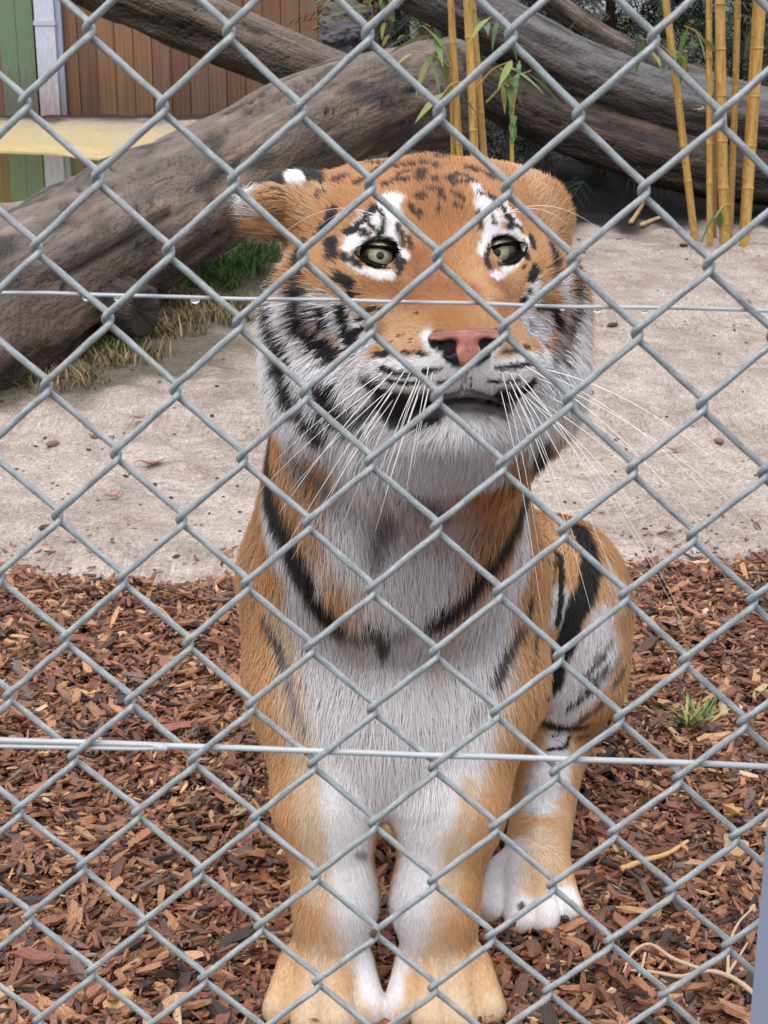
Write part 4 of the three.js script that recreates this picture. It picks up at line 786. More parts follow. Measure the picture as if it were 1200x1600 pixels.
// how the fur lies: direction, length and half-width at a point of the skin
function furAt(x, y, z, n) {
  const h = toHead(x, y, z), [u, v, w] = h, au = Math.abs(u);
  const hd = Math.hypot(u / 1.15, v + 0.035, (w + 0.03) * 0.9), hw = sst(0.235, 0.19, hd);
  // body
  const mid = Math.abs(x - 0.012), front = sst(-0.1, 0.5, n[2]);
  let len = 0.018, dir = [0, -1, -0.15], wid = 0.00046, lift = 0.28;
  const chest = front * sst(0.17, 0.09, mid) * sst(0.27, 0.36, y) * sst(-1.86, -1.74, z);
  len = mix(len, 0.042, chest); lift = mix(lift, 0.3, chest);
  if (z > -1.9 && y < 0.34) { len = mix(len, 0.010, sst(0.34, 0.26, y) * (1 - sst(0.07, 0.03, mid) * sst(0.22, 0.28, y))); if (mid < 0.07 && y > 0.22) len = Math.max(len, 0.05 * sst(0.22, 0.30, y) * sst(0.08, 0.03, mid)); }
  if (y < 0.16) len = Math.min(len, mix(0.0075, 0.013, sst(0.04, 0.14, y)));
  if (y < 0.09) { const t = sst(0.09, 0.05, y); dir = [0, mix(-1, -0.35, t), mix(-0.15, 1, t)]; lift = 0.22; }
  if (z < -1.85 && x > 0.15) { dir = [-0.15, -1, 0.35]; len = y > 0.16 ? 0.02 : len; }
  if (chest > 0.1) dir = [(x - 0.012) * 1.2, -1, 0.05];
  let b = hw;
  if (b > 0) {
    let d = dirFromHead(u * 1.1, v + 0.078, (w - 0.13) * 0.9); const l0 = Math.hypot(...d); d = d.map((q) => q / l0);
    const low = sst(-0.02, -0.10, v); d[1] -= 0.75 * low * sst(0.06, 0.0, w);
    let l = 0.011;
    l = mix(l, 0.0055, sst(0.0, 0.04, w) * sst(0.0, -0.03, v + 0.02) );
    l = mix(l, 0.0045, sst(0.045, 0.025, Math.hypot(au - EYE[0], v, w + 0.0)));
    l = mix(l, 0.038, sst(0.085, 0.125, au) * sst(0.02, -0.04, v));
    l = mix(l, 0.024, sst(0.06, 0.09, au) * sst(-0.02, 0.04, v) * sst(-0.02, -0.07, w));
    l = mix(l, 0.016, sst(0.05, 0.08, v));
    l = mix(l, 0.020, sst(-0.142, -0.160, v) * sst(0.0, 0.03, w));
    l = mix(l, 0.046, sst(-0.12, -0.16, v) * sst(0.03, -0.01, w));
    l = mix(l, 0.034, sst(-0.05, -0.10, v) * sst(0.06, 0.09, au));
    const li = mix(0.24, 0.30, sst(0.010, 0.035, l));
    len = mix(len, l, b); lift = mix(lift, li, b); wid = mix(wid, l < 0.012 ? 0.00036 : 0.00046, b);
    dir = [0, 1, 2].map((k) => mix(dir[k], d[k], b));
    const e = Math.min(earL(u, v, w), earR(u, v, w));
    if (e < 0.004) { len = u > 0 ? 0.020 : 0.013; lift = 0.4; if (u < -0.135 && w > -0.12 && v < 0.07) { len = 0.034; dir = dirFromHead(-1, 0.15, 0.35); lift = 0.65; } }
  }
  const dn = dir[0] * n[0] + dir[1] * n[1] + dir[2] * n[2];
  let f = [dir[0] - n[0] * dn, dir[1] - n[1] * dn, dir[2] - n[2] * dn]; const fl = Math.hypot(...f) || 1;
  return { f: f.map((q) => q / fl), len, lift, wid, head: b };
}
{
  const r = rng(77), { pos, nor, idx } = skin, P = [], N = [], C = [], I = [];
  let count = 0;
  const gap = [-1, 1].map((s) => fromHead((EYE[0] - 0.0022) * s, EYE[1] - 0.0008, EYE[2] + 0.016));
  for (let t = 0; t < idx.length; t += 3) {
    const a = idx[t] * 3, b = idx[t + 1] * 3, c = idx[t + 2] * 3;
    const e1x = pos[b] - pos[a], e1y = pos[b + 1] - pos[a + 1], e1z = pos[b + 2] - pos[a + 2], e2x = pos[c] - pos[a], e2y = pos[c + 1] - pos[a + 1], e2z = pos[c + 2] - pos[a + 2];
    const area = 0.5 * Math.hypot(e1y * e2z - e1z * e2y, e1z * e2x - e1x * e2z, e1x * e2y - e1y * e2x);
    const cx = pos[a], cy = pos[a + 1], cz = pos[a + 2], vx = -cx, vy = 1.1 - cy, vz = -cz, vl = 1 / Math.hypot(vx, vy, vz);
    if ((nor[a] * vx + nor[a + 1] * vy + nor[a + 2] * vz) * vl < -0.45) continue;
    if (cy < 0.012) continue;
    let dens = 0.32e6;
    const hp = toHead(cx, cy, cz); if (hp[2] > -0.10 && Math.hypot(...hp) < 0.23) dens = hp[2] > -0.05 ? 0.95e6 : 0.5e6;
    let k = area * dens; k = Math.floor(k) + (r() < k - Math.floor(k) ? 1 : 0);
    for (; k > 0; k--) {
      let s1 = r(), s2 = r(); if (s1 + s2 > 1) { s1 = 1 - s1; s2 = 1 - s2; } const s0 = 1 - s1 - s2;
      const x = pos[a] * s0 + pos[b] * s1 + pos[c] * s2, y = pos[a + 1] * s0 + pos[b + 1] * s1 + pos[c + 1] * s2, z = pos[a + 2] * s0 + pos[b + 2] * s1 + pos[c + 2] * s2;
      let n = [nor[a] * s0 + nor[b] * s1 + nor[c] * s2, nor[a + 1] * s0 + nor[b + 1] * s1 + nor[c + 1] * s2, nor[a + 2] * s0 + nor[b + 2] * s1 + nor[c + 2] * s2]; const nl = 1 / (Math.hypot(...n) || 1); n = n.map((q) => q * nl);
      if (Math.min(Math.hypot(x - gap[0][0], (y - gap[0][1]) * 1.75, z - gap[0][2]), Math.hypot(x - gap[1][0], (y - gap[1][1]) * 1.75, z - gap[1][2])) < 0.0220) continue;
      const hl = toHead(x, y, z); if (hl[2] > 0.065 && hl[1] < -0.0705 && hl[1] > -0.1015 && Math.abs(hl[0]) < mix(0.0085, 0.0335, Math.pow(sst(-0.1055, -0.078, hl[1]), 0.7))) continue;
      const q = furAt(x, y, z, n), L = q.len * (0.65 + 0.6 * r()), lift = q.lift * (0.6 + 0.8 * r());
      // locks: neighbours lean together
      const cl = q.len > 0.02 ? 90 : 170, ja = q.len > 0.025 ? 0.24 : 0.3, jb = q.len > 0.025 ? 0.22 : 0.34, tx = n3(x * cl, y * cl, z * cl) * ja + (r() - 0.5) * jb, ty = n3b(x * cl, y * cl, z * cl) * ja + (r() - 0.5) * jb;
      const sx = [n[1] * q.f[2] - n[2] * q.f[1], n[2] * q.f[0] - n[0] * q.f[2], n[0] * q.f[1] - n[1] * q.f[0]];
      const d0 = [0, 1, 2].map((i) => q.f[i] * (1 - lift * 0.6) + n[i] * (lift + 0.1 + 0.25 * ty) + sx[i] * tx), l0 = Math.hypot(...d0);
      const d1 = [0, 1, 2].map((i) => q.f[i] + n[i] * (lift * 0.25) + sx[i] * tx * 1.6 - (i === 1 ? 0.25 * (q.len > 0.03 ? 1 : 0) : 0)), l1 = Math.hypot(...d1);
      const bx = x - n[0] * 0.001, by = y - n[1] * 0.001, bz = z - n[2] * 0.001, h = L * 0.5;
      const mx = bx + d0[0] / l0 * h, my = by + d0[1] / l0 * h, mz = bz + d0[2] / l0 * h;
      const ex = mx + d1[0] / l1 * h, ey = my + d1[1] / l1 * h, ez = mz + d1[2] / l1 * h;
      const w = q.wid * (0.7 + 0.6 * r()), fa = L > 0.02 ? 0.5 : 0.6;
      const col = coat(x + (ex - x) * fa, y + (ey - y) * fa, z + (ez - z) * fa, n[0], n[1], n[2]);
      const lum = 0.90 + 0.2 * r(), v0 = P.length / 3;
      P.push(bx - sx[0] * w, by - sx[1] * w, bz - sx[2] * w, bx + sx[0] * w, by + sx[1] * w, bz + sx[2] * w, mx - sx[0] * w * 0.8, my - sx[1] * w * 0.8, mz - sx[2] * w * 0.8, mx + sx[0] * w * 0.8, my + sx[1] * w * 0.8, mz + sx[2] * w * 0.8, ex, ey, ez);
      const na = [0, 1, 2].map((i) => n[i] + sx[i] * (r() - 0.5) * 0.7 + q.f[i] * 0.15), nal = 1 / Math.hypot(...na);
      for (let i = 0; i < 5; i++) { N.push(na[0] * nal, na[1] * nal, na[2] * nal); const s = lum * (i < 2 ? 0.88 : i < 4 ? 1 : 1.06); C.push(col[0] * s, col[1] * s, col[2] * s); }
      I.push(v0, v0 + 3, v0 + 1, v0, v0 + 2, v0 + 3, v0 + 2, v0 + 4, v0 + 3); count++;
    }
  }
  console.log('hairs', count);
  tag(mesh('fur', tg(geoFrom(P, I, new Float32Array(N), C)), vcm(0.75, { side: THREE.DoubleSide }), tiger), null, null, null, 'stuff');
}
// first hit of the field along a line in the head's frame
function headHit(u, v, f = headSdf0, w0 = 0.2) { let w = w0; for (let i = 0; i < 200; i++) { const d = f(u, v, w); if (d < 0.0003) break; w -= Math.max(d * 0.6, 0.0002); } return w; }
{ // eyes and lids
  const irisTex = dataTex(128, 128, (a, b) => { const x = a * 2 - 1, y = b * 2 - 1, q = Math.hypot(x, y), t = Math.atan2(y, x); const f = 0.12 * n2(Math.cos(t) * 9, Math.sin(t) * 9 + q * 1.2); const c = mixc([0.70, 0.69, 0.58], [0.48, 0.48, 0.38], sst(0.3, 0.95, q)).map((k) => k + f); return q > 0.93 ? mixc(c, [0.06, 0.06, 0.05], sst(0.88, 1, q)) : mixc([0.42, 0.38, 0.3], c, sst(0.15, 0.4, q)); }, true);
  const capGeo = (R, rad, seg = 28) => { // spherical cap facing +z, with a flat uv
    const P = [], U = [], I = [], rings = 8; P.push(0, 0, R); U.push(0.5, 0.5);
    for (let i = 1; i <= rings; i++) { const q = rad * i / rings; for (let k = 0; k < seg; k++) { const t = k / seg * Math.PI * 2; P.push(q * Math.cos(t), q * Math.sin(t), Math.sqrt(R * R - q * q)); U.push(0.5 + 0.5 * i / rings * Math.cos(t), 0.5 + 0.5 * i / rings * Math.sin(t)); } }
    for (let k = 0; k < seg; k++) I.push(0, 1 + k, 1 + (k + 1) % seg);
    for (let i = 1; i < rings; i++) for (let k = 0; k < seg; k++) { const p = 1 + (i - 1) * seg + k, q = 1 + (i - 1) * seg + (k + 1) % seg; I.push(p, p + seg, q, q, p + seg, q + seg); }
    return geoFrom(P, I, null, null, U);
  };
  const black = std(lin(26, 22, 22), 0.55), lidM = new THREE.MeshPhysicalMaterial({ color: new THREE.Color().setRGB(...lin(20, 17, 18)), roughness: 0.8, specularIntensity: 0.2 });
  for (const s of [-1, 1]) {
    const c = fromHead(EYE[0] * s, EYE[1], EYE[2]);
    const look = V(0 - c[0], 1.06 - c[1], 0 - c[2]).normalize(), q = new THREE.Quaternion().setFromUnitVectors(V(0, 0, 1), look);
    const put = (g) => { g.applyQuaternion(q); g.translate(...c); return tg(g); };
    const ball = new THREE.SphereGeometry(ER, 32, 24); const eye = mesh('eye', put(ball), std(lin(58, 46, 40), 0.25), tiger);
    mesh('iris', put(capGeo(ER + 0.0003, 0.0120)), new THREE.MeshStandardMaterial({ map: irisTex, roughness: 0.35 }), eye);
    mesh('pupil', put(capGeo(ER + 0.0006, 0.0037)), std([0.004, 0.004, 0.004], 0.3), eye);
    mesh('cornea', put(capGeo(ER + 0.0013, 0.0135)), new THREE.MeshPhysicalMaterial({ transmission: 1, thickness: 0, roughness: 0.03, ior: 1.38, color: 0xffffff }), eye);
    // lid: from the almond opening on the ball out to the face
    const P = [], I = [], n = 48, rings = 6;
    for (let k = 0; k <= n; k++) {
      const t = k / n * Math.PI * 2, cx = Math.cos(t), sy = Math.sin(t), inner = -s * cx; // inner > 0 towards the nose
      const up = sy > 0, ia = Math.max(0, inner), oa = Math.max(0, -inner);
      const ix = 0.0188 * cx - s * 0.0030 * ia * ia, iy = (up ? 0.0048 * Math.pow(sy, 0.8) * (1 - 0.2 * ia) : 0.0086 * sy * (1 - 0.35 * ia)) - 0.0066 * ia + 0.0034 * oa;
      const ox = 0.0265 * cx - s * 0.0070 * ia * ia, oy = (up ? 0.0080 * Math.pow(sy, 0.8) * (1 - 0.2 * ia) : 0.0130 * sy) - 0.0110 * ia * ia + 0.0044 * oa;
      for (let j = 0; j < rings; j++) {
        const f = j / (rings - 1), x = mix(ix, ox, f), y = mix(iy, oy, f);
        const ballW = EYE[2] + Math.sqrt(Math.max(1e-6, (ER + 0.0016) ** 2 - x * x - y * y)), zo = headHit(EYE[0] * s + ox, EYE[1] + oy) + 0.0004;
        const wz = j === 0 ? ballW - 0.0020 : mix(ballW + (up ? 0.0022 : 0.0008), zo, f * f * (3 - 2 * f));
        const p = fromHead(EYE[0] * s + x, EYE[1] + y, wz); P.push(...p);
        if (k && j) { const a = (k - 1) * rings + j - 1, b = k * rings + j - 1; I.push(a, b, a + 1, a + 1, b, b + 1); }
      }
    }
    lidM.side = THREE.DoubleSide; mesh('eyelid', tg(geoFrom(P, I)), lidM, tiger);
  }
  // nose leather: a rounded triangle that wraps the front of the muzzle, with two nostrils
  const NT = -0.0700, NB = -0.1015, edge = (v) => mix(0.0085, 0.0345, Math.pow(sst(NB - 0.004, NT - 0.008, v), 0.7)); // half-width at a height
  const stem = (v) => mix(0.0070, 0.0105, sst(NB, -0.088, v)) + 0.024 * sst(-0.0815, -0.0755, v);
  const noseF = (u, v, w) => {
    const a = Math.abs(u); if (w < 0.06) return 0.05;
    let s2 = smax(smax(a - edge(v), v - (NT + 0.0015 - 3.2 * u * u), 0.006), NB - v, 0.006);
    let d = smax(s2, headSdf0(u, v, w) - 0.0042 - 0.0022 * sst(-0.086, -0.074, v), 0.004);
    const nu = (a - 0.0195) + (v + 0.085) * 0.55, nv = v + 0.0850, ho = headSdf0(u, v, w);
    d = smax(d, -(Math.sqrt((nu / 0.0100) ** 2 + (nv / 0.0078) ** 2 + ((ho - 0.004) / 0.009) ** 2) - 1) * 0.006, 0.003);
    if (a < 0.004) d += 0.0012 * sst(0.0015, 0, a) * sst(-0.078, -0.088, v);
    return d;
  };
  const q = surfaceNets(noseF, [-0.045, -0.112, 0.062], [0.045, -0.058, 0.125], 0.0013), col = [], pink = lin(206, 142, 128), dark = lin(26, 22, 23);
  for (let i = 0; i < q.pos.length; i += 3) {
    const [u, v, w] = [q.pos[i], q.pos[i + 1], q.pos[i + 2]], a = Math.abs(u);
    let c = mixc(pink, lin(188, 118, 108), 0.5 + 0.5 * n3(u * 120, v * 120, w * 120));
    if (n3b(u * 330, v * 330, 4) > 0.78) c = mixc(c, dark, 0.6);
    c = mixc(c, dark, sst(-0.0008, 0.0012, a - stem(v))); c = mixc(c, dark, 0.6 * sst(NT - 0.0035, NT - 0.001, v + 3.2 * u * u));
    col.push(...c);
    const p = fromHead(u, v, w), d = dirFromHead(q.nor[i], q.nor[i + 1], q.nor[i + 2]);
    for (let k = 0; k < 3; k++) { q.pos[i + k] = p[k]; q.nor[i + k] = d[k]; }
  }
  mesh('nose', tg(geoFrom(q.pos, q.idx, q.nor, col)), vcm(0.36, {}), tiger);
  // whiskers
  const r = rng(5), wm = std(lin(246, 244, 242), 0.45);
  const whisker = (root, dir, len, droop, rad) => { const pts = []; for (let i = 0; i <= 12; i++) { const t = i / 12; pts.push(V(root[0] + dir[0] * len * t, root[1] + dir[1] * len * t - droop * len * t * t, root[2] + dir[2] * len * t - 0.10 * len * t * t)); } mesh('whisker', tg(tube(pts, pts.map((_, i) => rad * (1 - 0.8 * i / 12)), 4, false)), wm, tiger); };
  for (const s of [-1, 1]) for (let row = 0; row < 4; row++) for (let k = 0; k < 6; k++) {
    if (r() < 0.25) continue;
    const u = s * (0.030 + 0.0075 * k + 0.004 * r()), v = -0.096 - row * 0.0095 - 0.002 * k + (r() - 0.5) * 0.003, w = headHit(u, v); if (w < 0.01) continue;
    const root = fromHead(u, v, w - 0.002), spread = k / 5;
    const out = s < 0 ? mix(0.25, 0.85, spread) : mix(0.35, 1.0, spread), dn = s < 0 ? mix(0.95, 0.5, spread) - row * -0.06 : mix(0.8, 0.12, spread) + row * 0.10;
    const d = V(s * out + (r() - 0.5) * 0.15, -dn + (r() - 0.5) * 0.2, 0.45 + (r() - 0.5) * 0.3).normalize();
    whisker(root, [d.x, d.y, d.z], (s < 0 ? 0.14 : 0.205) * (0.6 + 0.65 * r()) * (0.75 + 0.35 * spread), s < 0 ? 0.18 : 0.38, 0.00040 + 0.00012 * r());
  }
  for (const s of [-1, 1]) for (let k = 0; k < 3; k++) { const u = s * (0.050 + 0.006 * k), v = 0.030 + 0.003 * k, w = headHit(u, v), d = V(s * (0.5 + 0.2 * k), 0.5, 0.6).normalize(); whisker(fromHead(u, v, w), [d.x, d.y, d.z], 0.07 + 0.02 * k, 0.5, 0.0003); }
}
// ---------------------------------------------------------------- things lying on the sand and the mulch
const rl = rng(91);
function deadLeaf(label, px, py, size, rgb, yaw, lift = 0.006, lobed = true) {
  const p = hitGround(px, py), n = 36, P = [], I = [], rings = 4; P.push(0, 0, 0); const cy = (x, z) => 0.35 * x * x + 0.5 * z * z * (lobed ? 1 : 2) + 0.04 * Math.sin(x * 9);
  for (let j = 1; j <= rings; j++) for (let k = 0; k < n; k++) { const t = k / n * Math.PI * 2, lob = lobed ? 0.78 + 0.22 * Math.cos(t * 7) : 1, r = j / rings * lob, x = Math.cos(t) * r, z = Math.sin(t) * r * (lobed ? 0.55 : 0.32); P.push(x, cy(x, z), z); }
  for (let k = 0; k < n; k++) I.push(0, 1 + (k + 1) % n, 1 + k); for (let j = 1; j < rings; j++) for (let k = 0; k < n; k++) { const a = 1 + (j - 1) * n + k, b = 1 + (j - 1) * n + (k + 1) % n; I.push(a, b, a + n, b, b + n, a + n); }
  const t = thing('dead_leaf', label, 'leaf', [p.x, p.y + lift, p.z]); const m = mesh('blade', geoFrom(P, I), std(lin(...rgb), 0.75, { side: THREE.DoubleSide }), t);
  const s = mesh('stalk', tube([V(-1.35, 0.12, 0.05), V(-0.9, 0.24, 0), V(0, 0.02, 0), V(0.9, 0.30, 0)], [0.03, 0.03, 0.025, 0.01], 5), std(lin(rgb[0] * 0.8, rgb[1] * 0.75, rgb[2] * 0.75), 0.7), t); t.scale.setScalar(size); t.rotation.set((rl() - 0.5) * 0.3, yaw, (rl() - 0.5) * 0.4, 'YXZ'); return t;
}
deadLeaf('curled rust brown leaf on the sand left of the tiger', 217, 660, 0.026, [142, 92, 78], 0.9, 0.012);
deadLeaf('flat dark brown leaf on the sand left of the curled rust leaf', 150, 686, 0.022, [116, 84, 74], 0.1);
deadLeaf('long reddish brown leaf lying flat on the sand', 238, 728, 0.038, [150, 104, 88], -0.2);
deadLeaf('small narrow red brown leaf on the sand above the mulch', 176, 780, 0.021, [156, 96, 74], 0.8, 0.006, false);
deadLeaf('pinkish brown leaf on the sand under the right whiskers', 1053, 707, 0.030, [150, 112, 104], 0.5);
deadLeaf('upright brown leaf scrap at the far edge of the right mulch', 1043, 836, 0.020, [120, 88, 72], 1.3, 0.014);
deadLeaf('grey purple leaf lying on the mulch right of the haunch', 1048, 1000, 0.030, [138, 112, 110], 0.6, 0.03);
deadLeaf('purple brown leaf on the mulch near the right edge', 1143, 998, 0.028, [128, 98, 98], -0.5, 0.03);
deadLeaf('pale tan pointed leaf on the mulch behind the haunch', 1086, 903, 0.034, [196, 164, 140], 0.1, 0.03, false);
deadLeaf('tan leaf stuck on the grey log behind the bamboo', 1092, 172, 0.03, [170, 140, 124], 0.5, 0, false).position.copy(at(1092, 172, -6.93));
function chunk(label, px, py, l, w, h, rgb, yaw, round) {
  const p = hitGround(px, py), t = thing('wood_piece', label, 'wood chip', [p.x, p.y + 0.018, p.z]); let g;
  if (round) { g = new THREE.CapsuleGeometry(w / 2, l - w, 6, 14); g.rotateZ(Math.PI / 2); } else { g = new THREE.BoxGeometry(l, h, w, 6, 2, 4); }
  const a = g.attributes.position; for (let i = 0; i < a.count; i++) { const x = a.getX(i), y = a.getY(i), z = a.getZ(i), k = n3(x * 60 + px, y * 60, z * 60), e = Math.abs(x) / l * 2; a.setXYZ(i, x + k * l * 0.05, y * (1 - 0.35 * e * e) + k * h * 0.18 + 0.1 * x * e, z * (1 - 0.4 * e * e * (round ? 0.3 : 1)) + n3b(x * 50, px, z * 50) * w * 0.14); }
  g.computeVertexNormals(); const m = mesh('splinter', g, std(lin(...rgb), 0.7, { map: chipTex }), t); t.rotation.set((rl() - 0.5) * 0.3, yaw, (rl() - 0.5) * 0.3, 'YXZ'); return t;
}
const chipTex = dataTex(128, 128, (u, v) => { const s = 0.86 + 0.12 * n2(u * 2, v * 18) + 0.06 * n2(u * 8, v * 50); return [s, s * 0.98, s * 0.95]; }, true);
chunk('pale barkless peg standing out on the right mulch', 1102, 972, 0.024, 0.013, 0.012, [232, 204, 180], 1.4, true);
chunk('yellow tan chip on the mulch just right of the haunch', 1030, 965, 0.026, 0.014, 0.008, [216, 166, 116], 0.2);
chunk('cream coloured flat chip near the left edge by the lower wire', 37, 1188, 0.036, 0.020, 0.009, [232, 200, 158], -0.3);
chunk('pale split chip just right of the cream one at left', 68, 1196, 0.024, 0.009, 0.006, [222, 184, 140], -0.4);
chunk('knobbly pale wood lump at the bottom left', 188, 1590, 0.034, 0.024, 0.016, [216, 176, 130], 0.5);
chunk('broad orange brown chip at the left bottom edge of the mulch', 215, 1535, 0.030, 0.012, 0.007, [206, 164, 116], 1.2);
chunk('tan wood lump on the mulch by the right edge', 1153, 1350, 0.032, 0.022, 0.016, [210, 170, 130], 0.9);
chunk('long yellow split stick on the right mulch', 1148, 1408, 0.052, 0.012, 0.008, [206, 160, 106], -0.6);
chunk('light brown sliver right of the hind paw', 1096, 1402, 0.042, 0.010, 0.006, [178, 126, 86], -0.7);
chunk('whitish round stick lying flat below the pale twig', 1048, 1493, 0.046, 0.011, 0.010, [214, 188, 166], 0.08, true);
chunk('orange brown bark plate near the lower right twig', 1064, 1522, 0.036, 0.018, 0.006, [172, 118, 80], 1.3);
chunk('tilted tan splinter on the mulch above the hind paw', 1146, 1283, 0.046, 0.014, 0.008, [214, 168, 120], -0.8);
chunk('light tan chip on the mulch left of the tiger shoulder', 222, 972, 0.034, 0.010, 0.006, [214, 170, 118], -0.7);
chunk('pale oval chip on the left mulch under the first shadow', 105, 1102, 0.022, 0.012, 0.007, [222, 184, 136], 1.4);
chunk('red brown bark piece beside the right front paw', 770, 1532, 0.030, 0.018, 0.008, [168, 98, 66], 0.5);
chunk('grey tan chip between hind paw and right front paw', 768, 1432, 0.030, 0.014, 0.008, [186, 150, 126], -0.5);
function twig(label, runs, rgb) {
  const b = hitGround(runs[0][0][0], runs[0][0][1]), t = thing('twig', label, 'twig', [b.x, b.y, b.z]);
  for (const run of runs) { const pts = smooth(run.map(([x, y, h]) => { const p = hitGround(x, y); p.y += h; return p.sub(b); }), run.length * 5), w = run[0][3]; const g = tube(pts, pts.map((_, i) => w * (1 - 0.5 * i / pts.length) * (1 + 0.12 * Math.sin(i * 2.1))), 8); mesh('branch', g, std(lin(...rgb), 0.7), t); }
}
twig('pale forked root twig lying in the bottom right corner', [[[1195, 1610, 0.03, 0.0033], [1140, 1570, 0.034], [1100, 1556, 0.034], [1060, 1566, 0.034], [1020, 1560, 0.034], [975, 1552, 0.03]], [[1100, 1556, 0.034, 0.0026], [1050, 1545, 0.04], [1010, 1528, 0.045], [985, 1535, 0.04], [972, 1558, 0.03]], [[1134, 1562, 0.034, 0.0022], [1135, 1530, 0.045], [1148, 1500, 0.05], [1175, 1465, 0.045]], [[1134, 1562, 0.034, 0.0019], [1150, 1550, 0.045], [1163, 1532, 0.05]], [[1005, 1535, 0.04, 0.002], [1000, 1555, 0.035], [992, 1572, 0.03]]], [190, 164, 138]);
twig('short tan stick with a knobbly end on the right mulch', [[[968, 1390, 0.03, 0.0045], [1000, 1384, 0.034], [1040, 1372, 0.036], [1072, 1352, 0.036]], [[1062, 1360, 0.036, 0.003], [1072, 1368, 0.036]]], [200, 160, 112]);
twig('dark thin stick lying beside the hind paw', [[[940, 1375, 0.025, 0.004], [975, 1392, 0.03], [1003, 1412, 0.028]]], [76, 60, 54]);
twig('thin straw stalk on the left mulch', [[[222, 962, 0.03, 0.0018], [250, 975, 0.032], [270, 992, 0.03]]], [206, 166, 110]);
twig('pale dead stick at the foot of the dark log', [[[985, 352, 0.01, 0.010], [1003, 338, 0.05], [1012, 330, 0.09]]], [178, 148, 112]);
twig('pale dry branch lying on the sand under the dark log', [[[1002, 356, 0.012, 0.010], [1030, 348, 0.02], [1044, 344, 0.02]]], [186, 158, 124]);
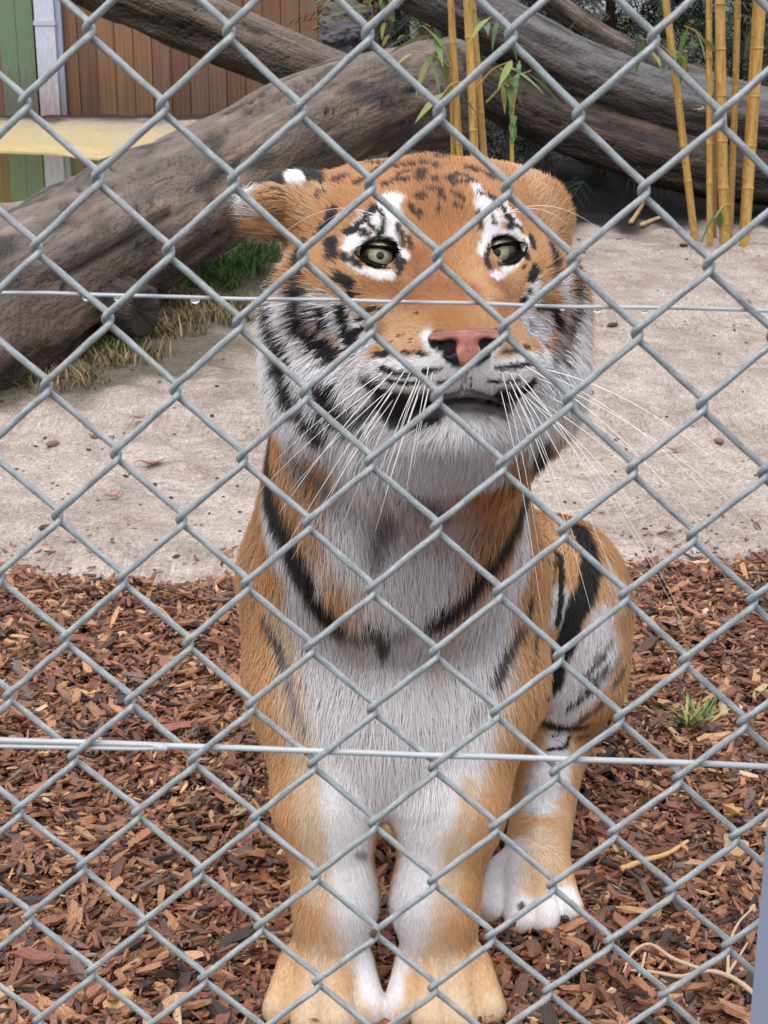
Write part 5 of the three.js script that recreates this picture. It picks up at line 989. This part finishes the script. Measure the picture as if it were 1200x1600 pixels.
// ---------------------------------------------------------------- chain-link fence in front of the tiger
{
  const O = V(-0.1432, 1.0893, -0.7824), A = V(0.03396, -0.00046, 0.00161), B = V(0.00011, -0.03579, 0), Nf = V().crossVectors(A, B).normalize().multiplyScalar(-1); if (Nf.z < 0) Nf.multiplyScalar(-1);
  const fence = thing('chain_link_fence', 'galvanised chain-link fence between the camera and the tiger', 'fence', [0, 0, -0.77]), org = fence.position;
  const zinc = dataTex(64, 1024, (u, v) => { const s = 0.82 + 0.1 * n2(u * 3, v * 60) + 0.09 * n2(u * 10, v * 300); return [s, s * 1.0, s * 1.0]; }, true);
  const wm = std(lin(186, 194, 198), 0.45, { metalness: 0.08, map: zinc });
  const r = rng(101), jit = new Map(), knuckle = (i, j) => { const k = i + ',' + j; if (!jit.has(k)) jit.set(k, [(r() - 0.5) * 0.03, (r() - 0.5) * 0.03]); const q = jit.get(k); return V().copy(O).addScaledVector(A, i + q[0]).addScaledVector(B, j + q[1]).addScaledVector(Nf, 0.002 * n2(i * 0.2, j * 0.2)).sub(org); };
  const ux = A.clone().normalize(), e = 0.0015, r0 = 0.0031, rad = 0.00188;
  for (let k = -14; k <= 21; k++) {
    const pts = []; // one zigzag wire between the columns k and k + 1, from the top down
    for (let j = -6; j <= 29; j++) {
      const right = ((k + 1 + j) % 2 + 2) % 2 === 0, p = knuckle(right ? k + 1 : k, j), n = knuckle(right ? k : k + 1, j + 1), s = right ? 1 : -1;
      // leaving a right apex downwards to the left is a front strand, leaving a left apex downwards is a back strand
      const zf = right ? 1 : -1; pts.push(p.clone().addScaledVector(ux, s * e));
      for (const [f, x, z] of [[0.055, 0.012, 0.62], [0.12, 0.075, 0.95], [0.3, 0.285, 1], [0.5, 0.5, 0.92], [0.7, 0.715, 1], [0.88, 0.925, 0.95], [0.945, 0.988, 0.62]]) { const q = V().lerpVectors(p, n, f), xx = V().lerpVectors(p, n, x).sub(q).dot(ux); q.addScaledVector(ux, xx).addScaledVector(ux, s * e * (1 - 2 * f)).addScaledVector(Nf, zf * r0 * z); pts.push(q); }
    }
    const path = new THREE.CatmullRomCurve3(pts, false, 'centripetal').getPoints(pts.length * 1.6 | 0), g = tube(path, rad, 9), U = []; for (let i = 0; i < g.attributes.position.count; i++) U.push((i % 9) / 9, Math.floor(i / 9) / path.length * 3 + k * 0.37); g.setAttribute('uv', new THREE.BufferAttribute(new Float32Array(U), 2));
    mesh('wire', g, wm, fence);
  }
  const onPlane = (px, py, off) => { const a = (px - 600) / 2400, b = (800 - py) / 2400, d = V(a, -ST + b * CT, -CT - b * ST), c = V(0, 1.1, 0), t = V().subVectors(O, c).dot(Nf) / d.dot(Nf); return c.addScaledVector(d, t).addScaledVector(Nf, off).sub(org); };
  const tw = std(lin(180, 186, 192), 0.42, { metalness: 0.08 });
  const line = (a, b, rr, off) => { const p = onPlane(...a, off), q = onPlane(...b, off), d = V().subVectors(q, p), pts = []; for (let i = -16; i <= 32; i++) pts.push(p.clone().addScaledVector(d, i / 16).add(V(0, 0.0006 * n2(i * 0.3, a[1]), 0))); mesh('tension_wire', tube(pts, rr, 8), tw, fence); };
  line([0, 461], [1200, 489], 0.00105, -0.0060);
  line([0, 1156], [1200, 1197], 0.00175, 0.0002);
  { const pts = [[-1100, 1141], [-300, 1158], [0, 1164.5], [130, 1167], [215, 1168.5], [255, 1168]].map(([x, y]) => onPlane(x, y, 0.001)); mesh('tension_wire', tube(smooth(pts, 20), 0.0013, 8), tw, fence); const s = onPlane(242, 1166.5, 0.0012), f = onPlane(262, 1167, 0.0012); mesh('wire_clip', tube([s, s.clone().lerp(f, 0.5).add(V(0, 0.0006, 0.0006)), f], [0.002, 0.0026, 0.002], 8), tw, fence); }
  const glass = new THREE.MeshPhysicalMaterial({ transmission: 1, thickness: 0.003, roughness: 0.0, ior: 1.33 });
  for (const [px, s] of [[131, 1], [180, 0.9], [302, 1.1], [935, 1], [1009, 0.9], [880, 0.6]]) { const p = onPlane(px, 461 + 28 * px / 1200 + 4.2, -0.006), g = new THREE.SphereGeometry(0.0019 * s, 12, 10); g.scale(1.2, 0.85, 1); g.translate(p.x, p.y, p.z); mesh('water_droplet', g, glass, fence); }
  { const p = onPlane(584, 1449, 0.006), g = new THREE.IcosahedronGeometry(0.0022, 1); g.scale(1, 1.5, 0.8); g.translate(p.x, p.y, p.z); mesh('dried_scrap', g, std(lin(96, 74, 54), 0.9), fence); }
  // steel post at the right, in front of the mesh
  const post = thing('fence_post', 'blue grey square steel post at the right edge in front of the mesh', 'post', [0.2445, 0, -0.727]);
  const sh = new THREE.Shape(), w = 0.032, q = 0.005; sh.moveTo(-w + q, -w); sh.lineTo(w - q, -w); sh.quadraticCurveTo(w, -w, w, -w + q); sh.lineTo(w, w - q); sh.quadraticCurveTo(w, w, w - q, w); sh.lineTo(-w + q, w); sh.quadraticCurveTo(-w, w, -w, w - q); sh.lineTo(-w, -w + q); sh.quadraticCurveTo(-w, -w, -w + q, -w);
  const g = new THREE.ExtrudeGeometry(sh, { depth: 2.1, bevelEnabled: false, curveSegments: 5 }); g.rotateX(-Math.PI / 2);
  mesh('shaft', g, std(lin(158, 174, 204), 0.5, { metalness: 0.05 }), post); const cpg = new THREE.BoxGeometry(0.07, 0.012, 0.07); cpg.translate(0, 2.106, 0); mesh('cap', cpg, std(lin(70, 78, 90), 0.6), post);
}
renderer.render(scene, camera);
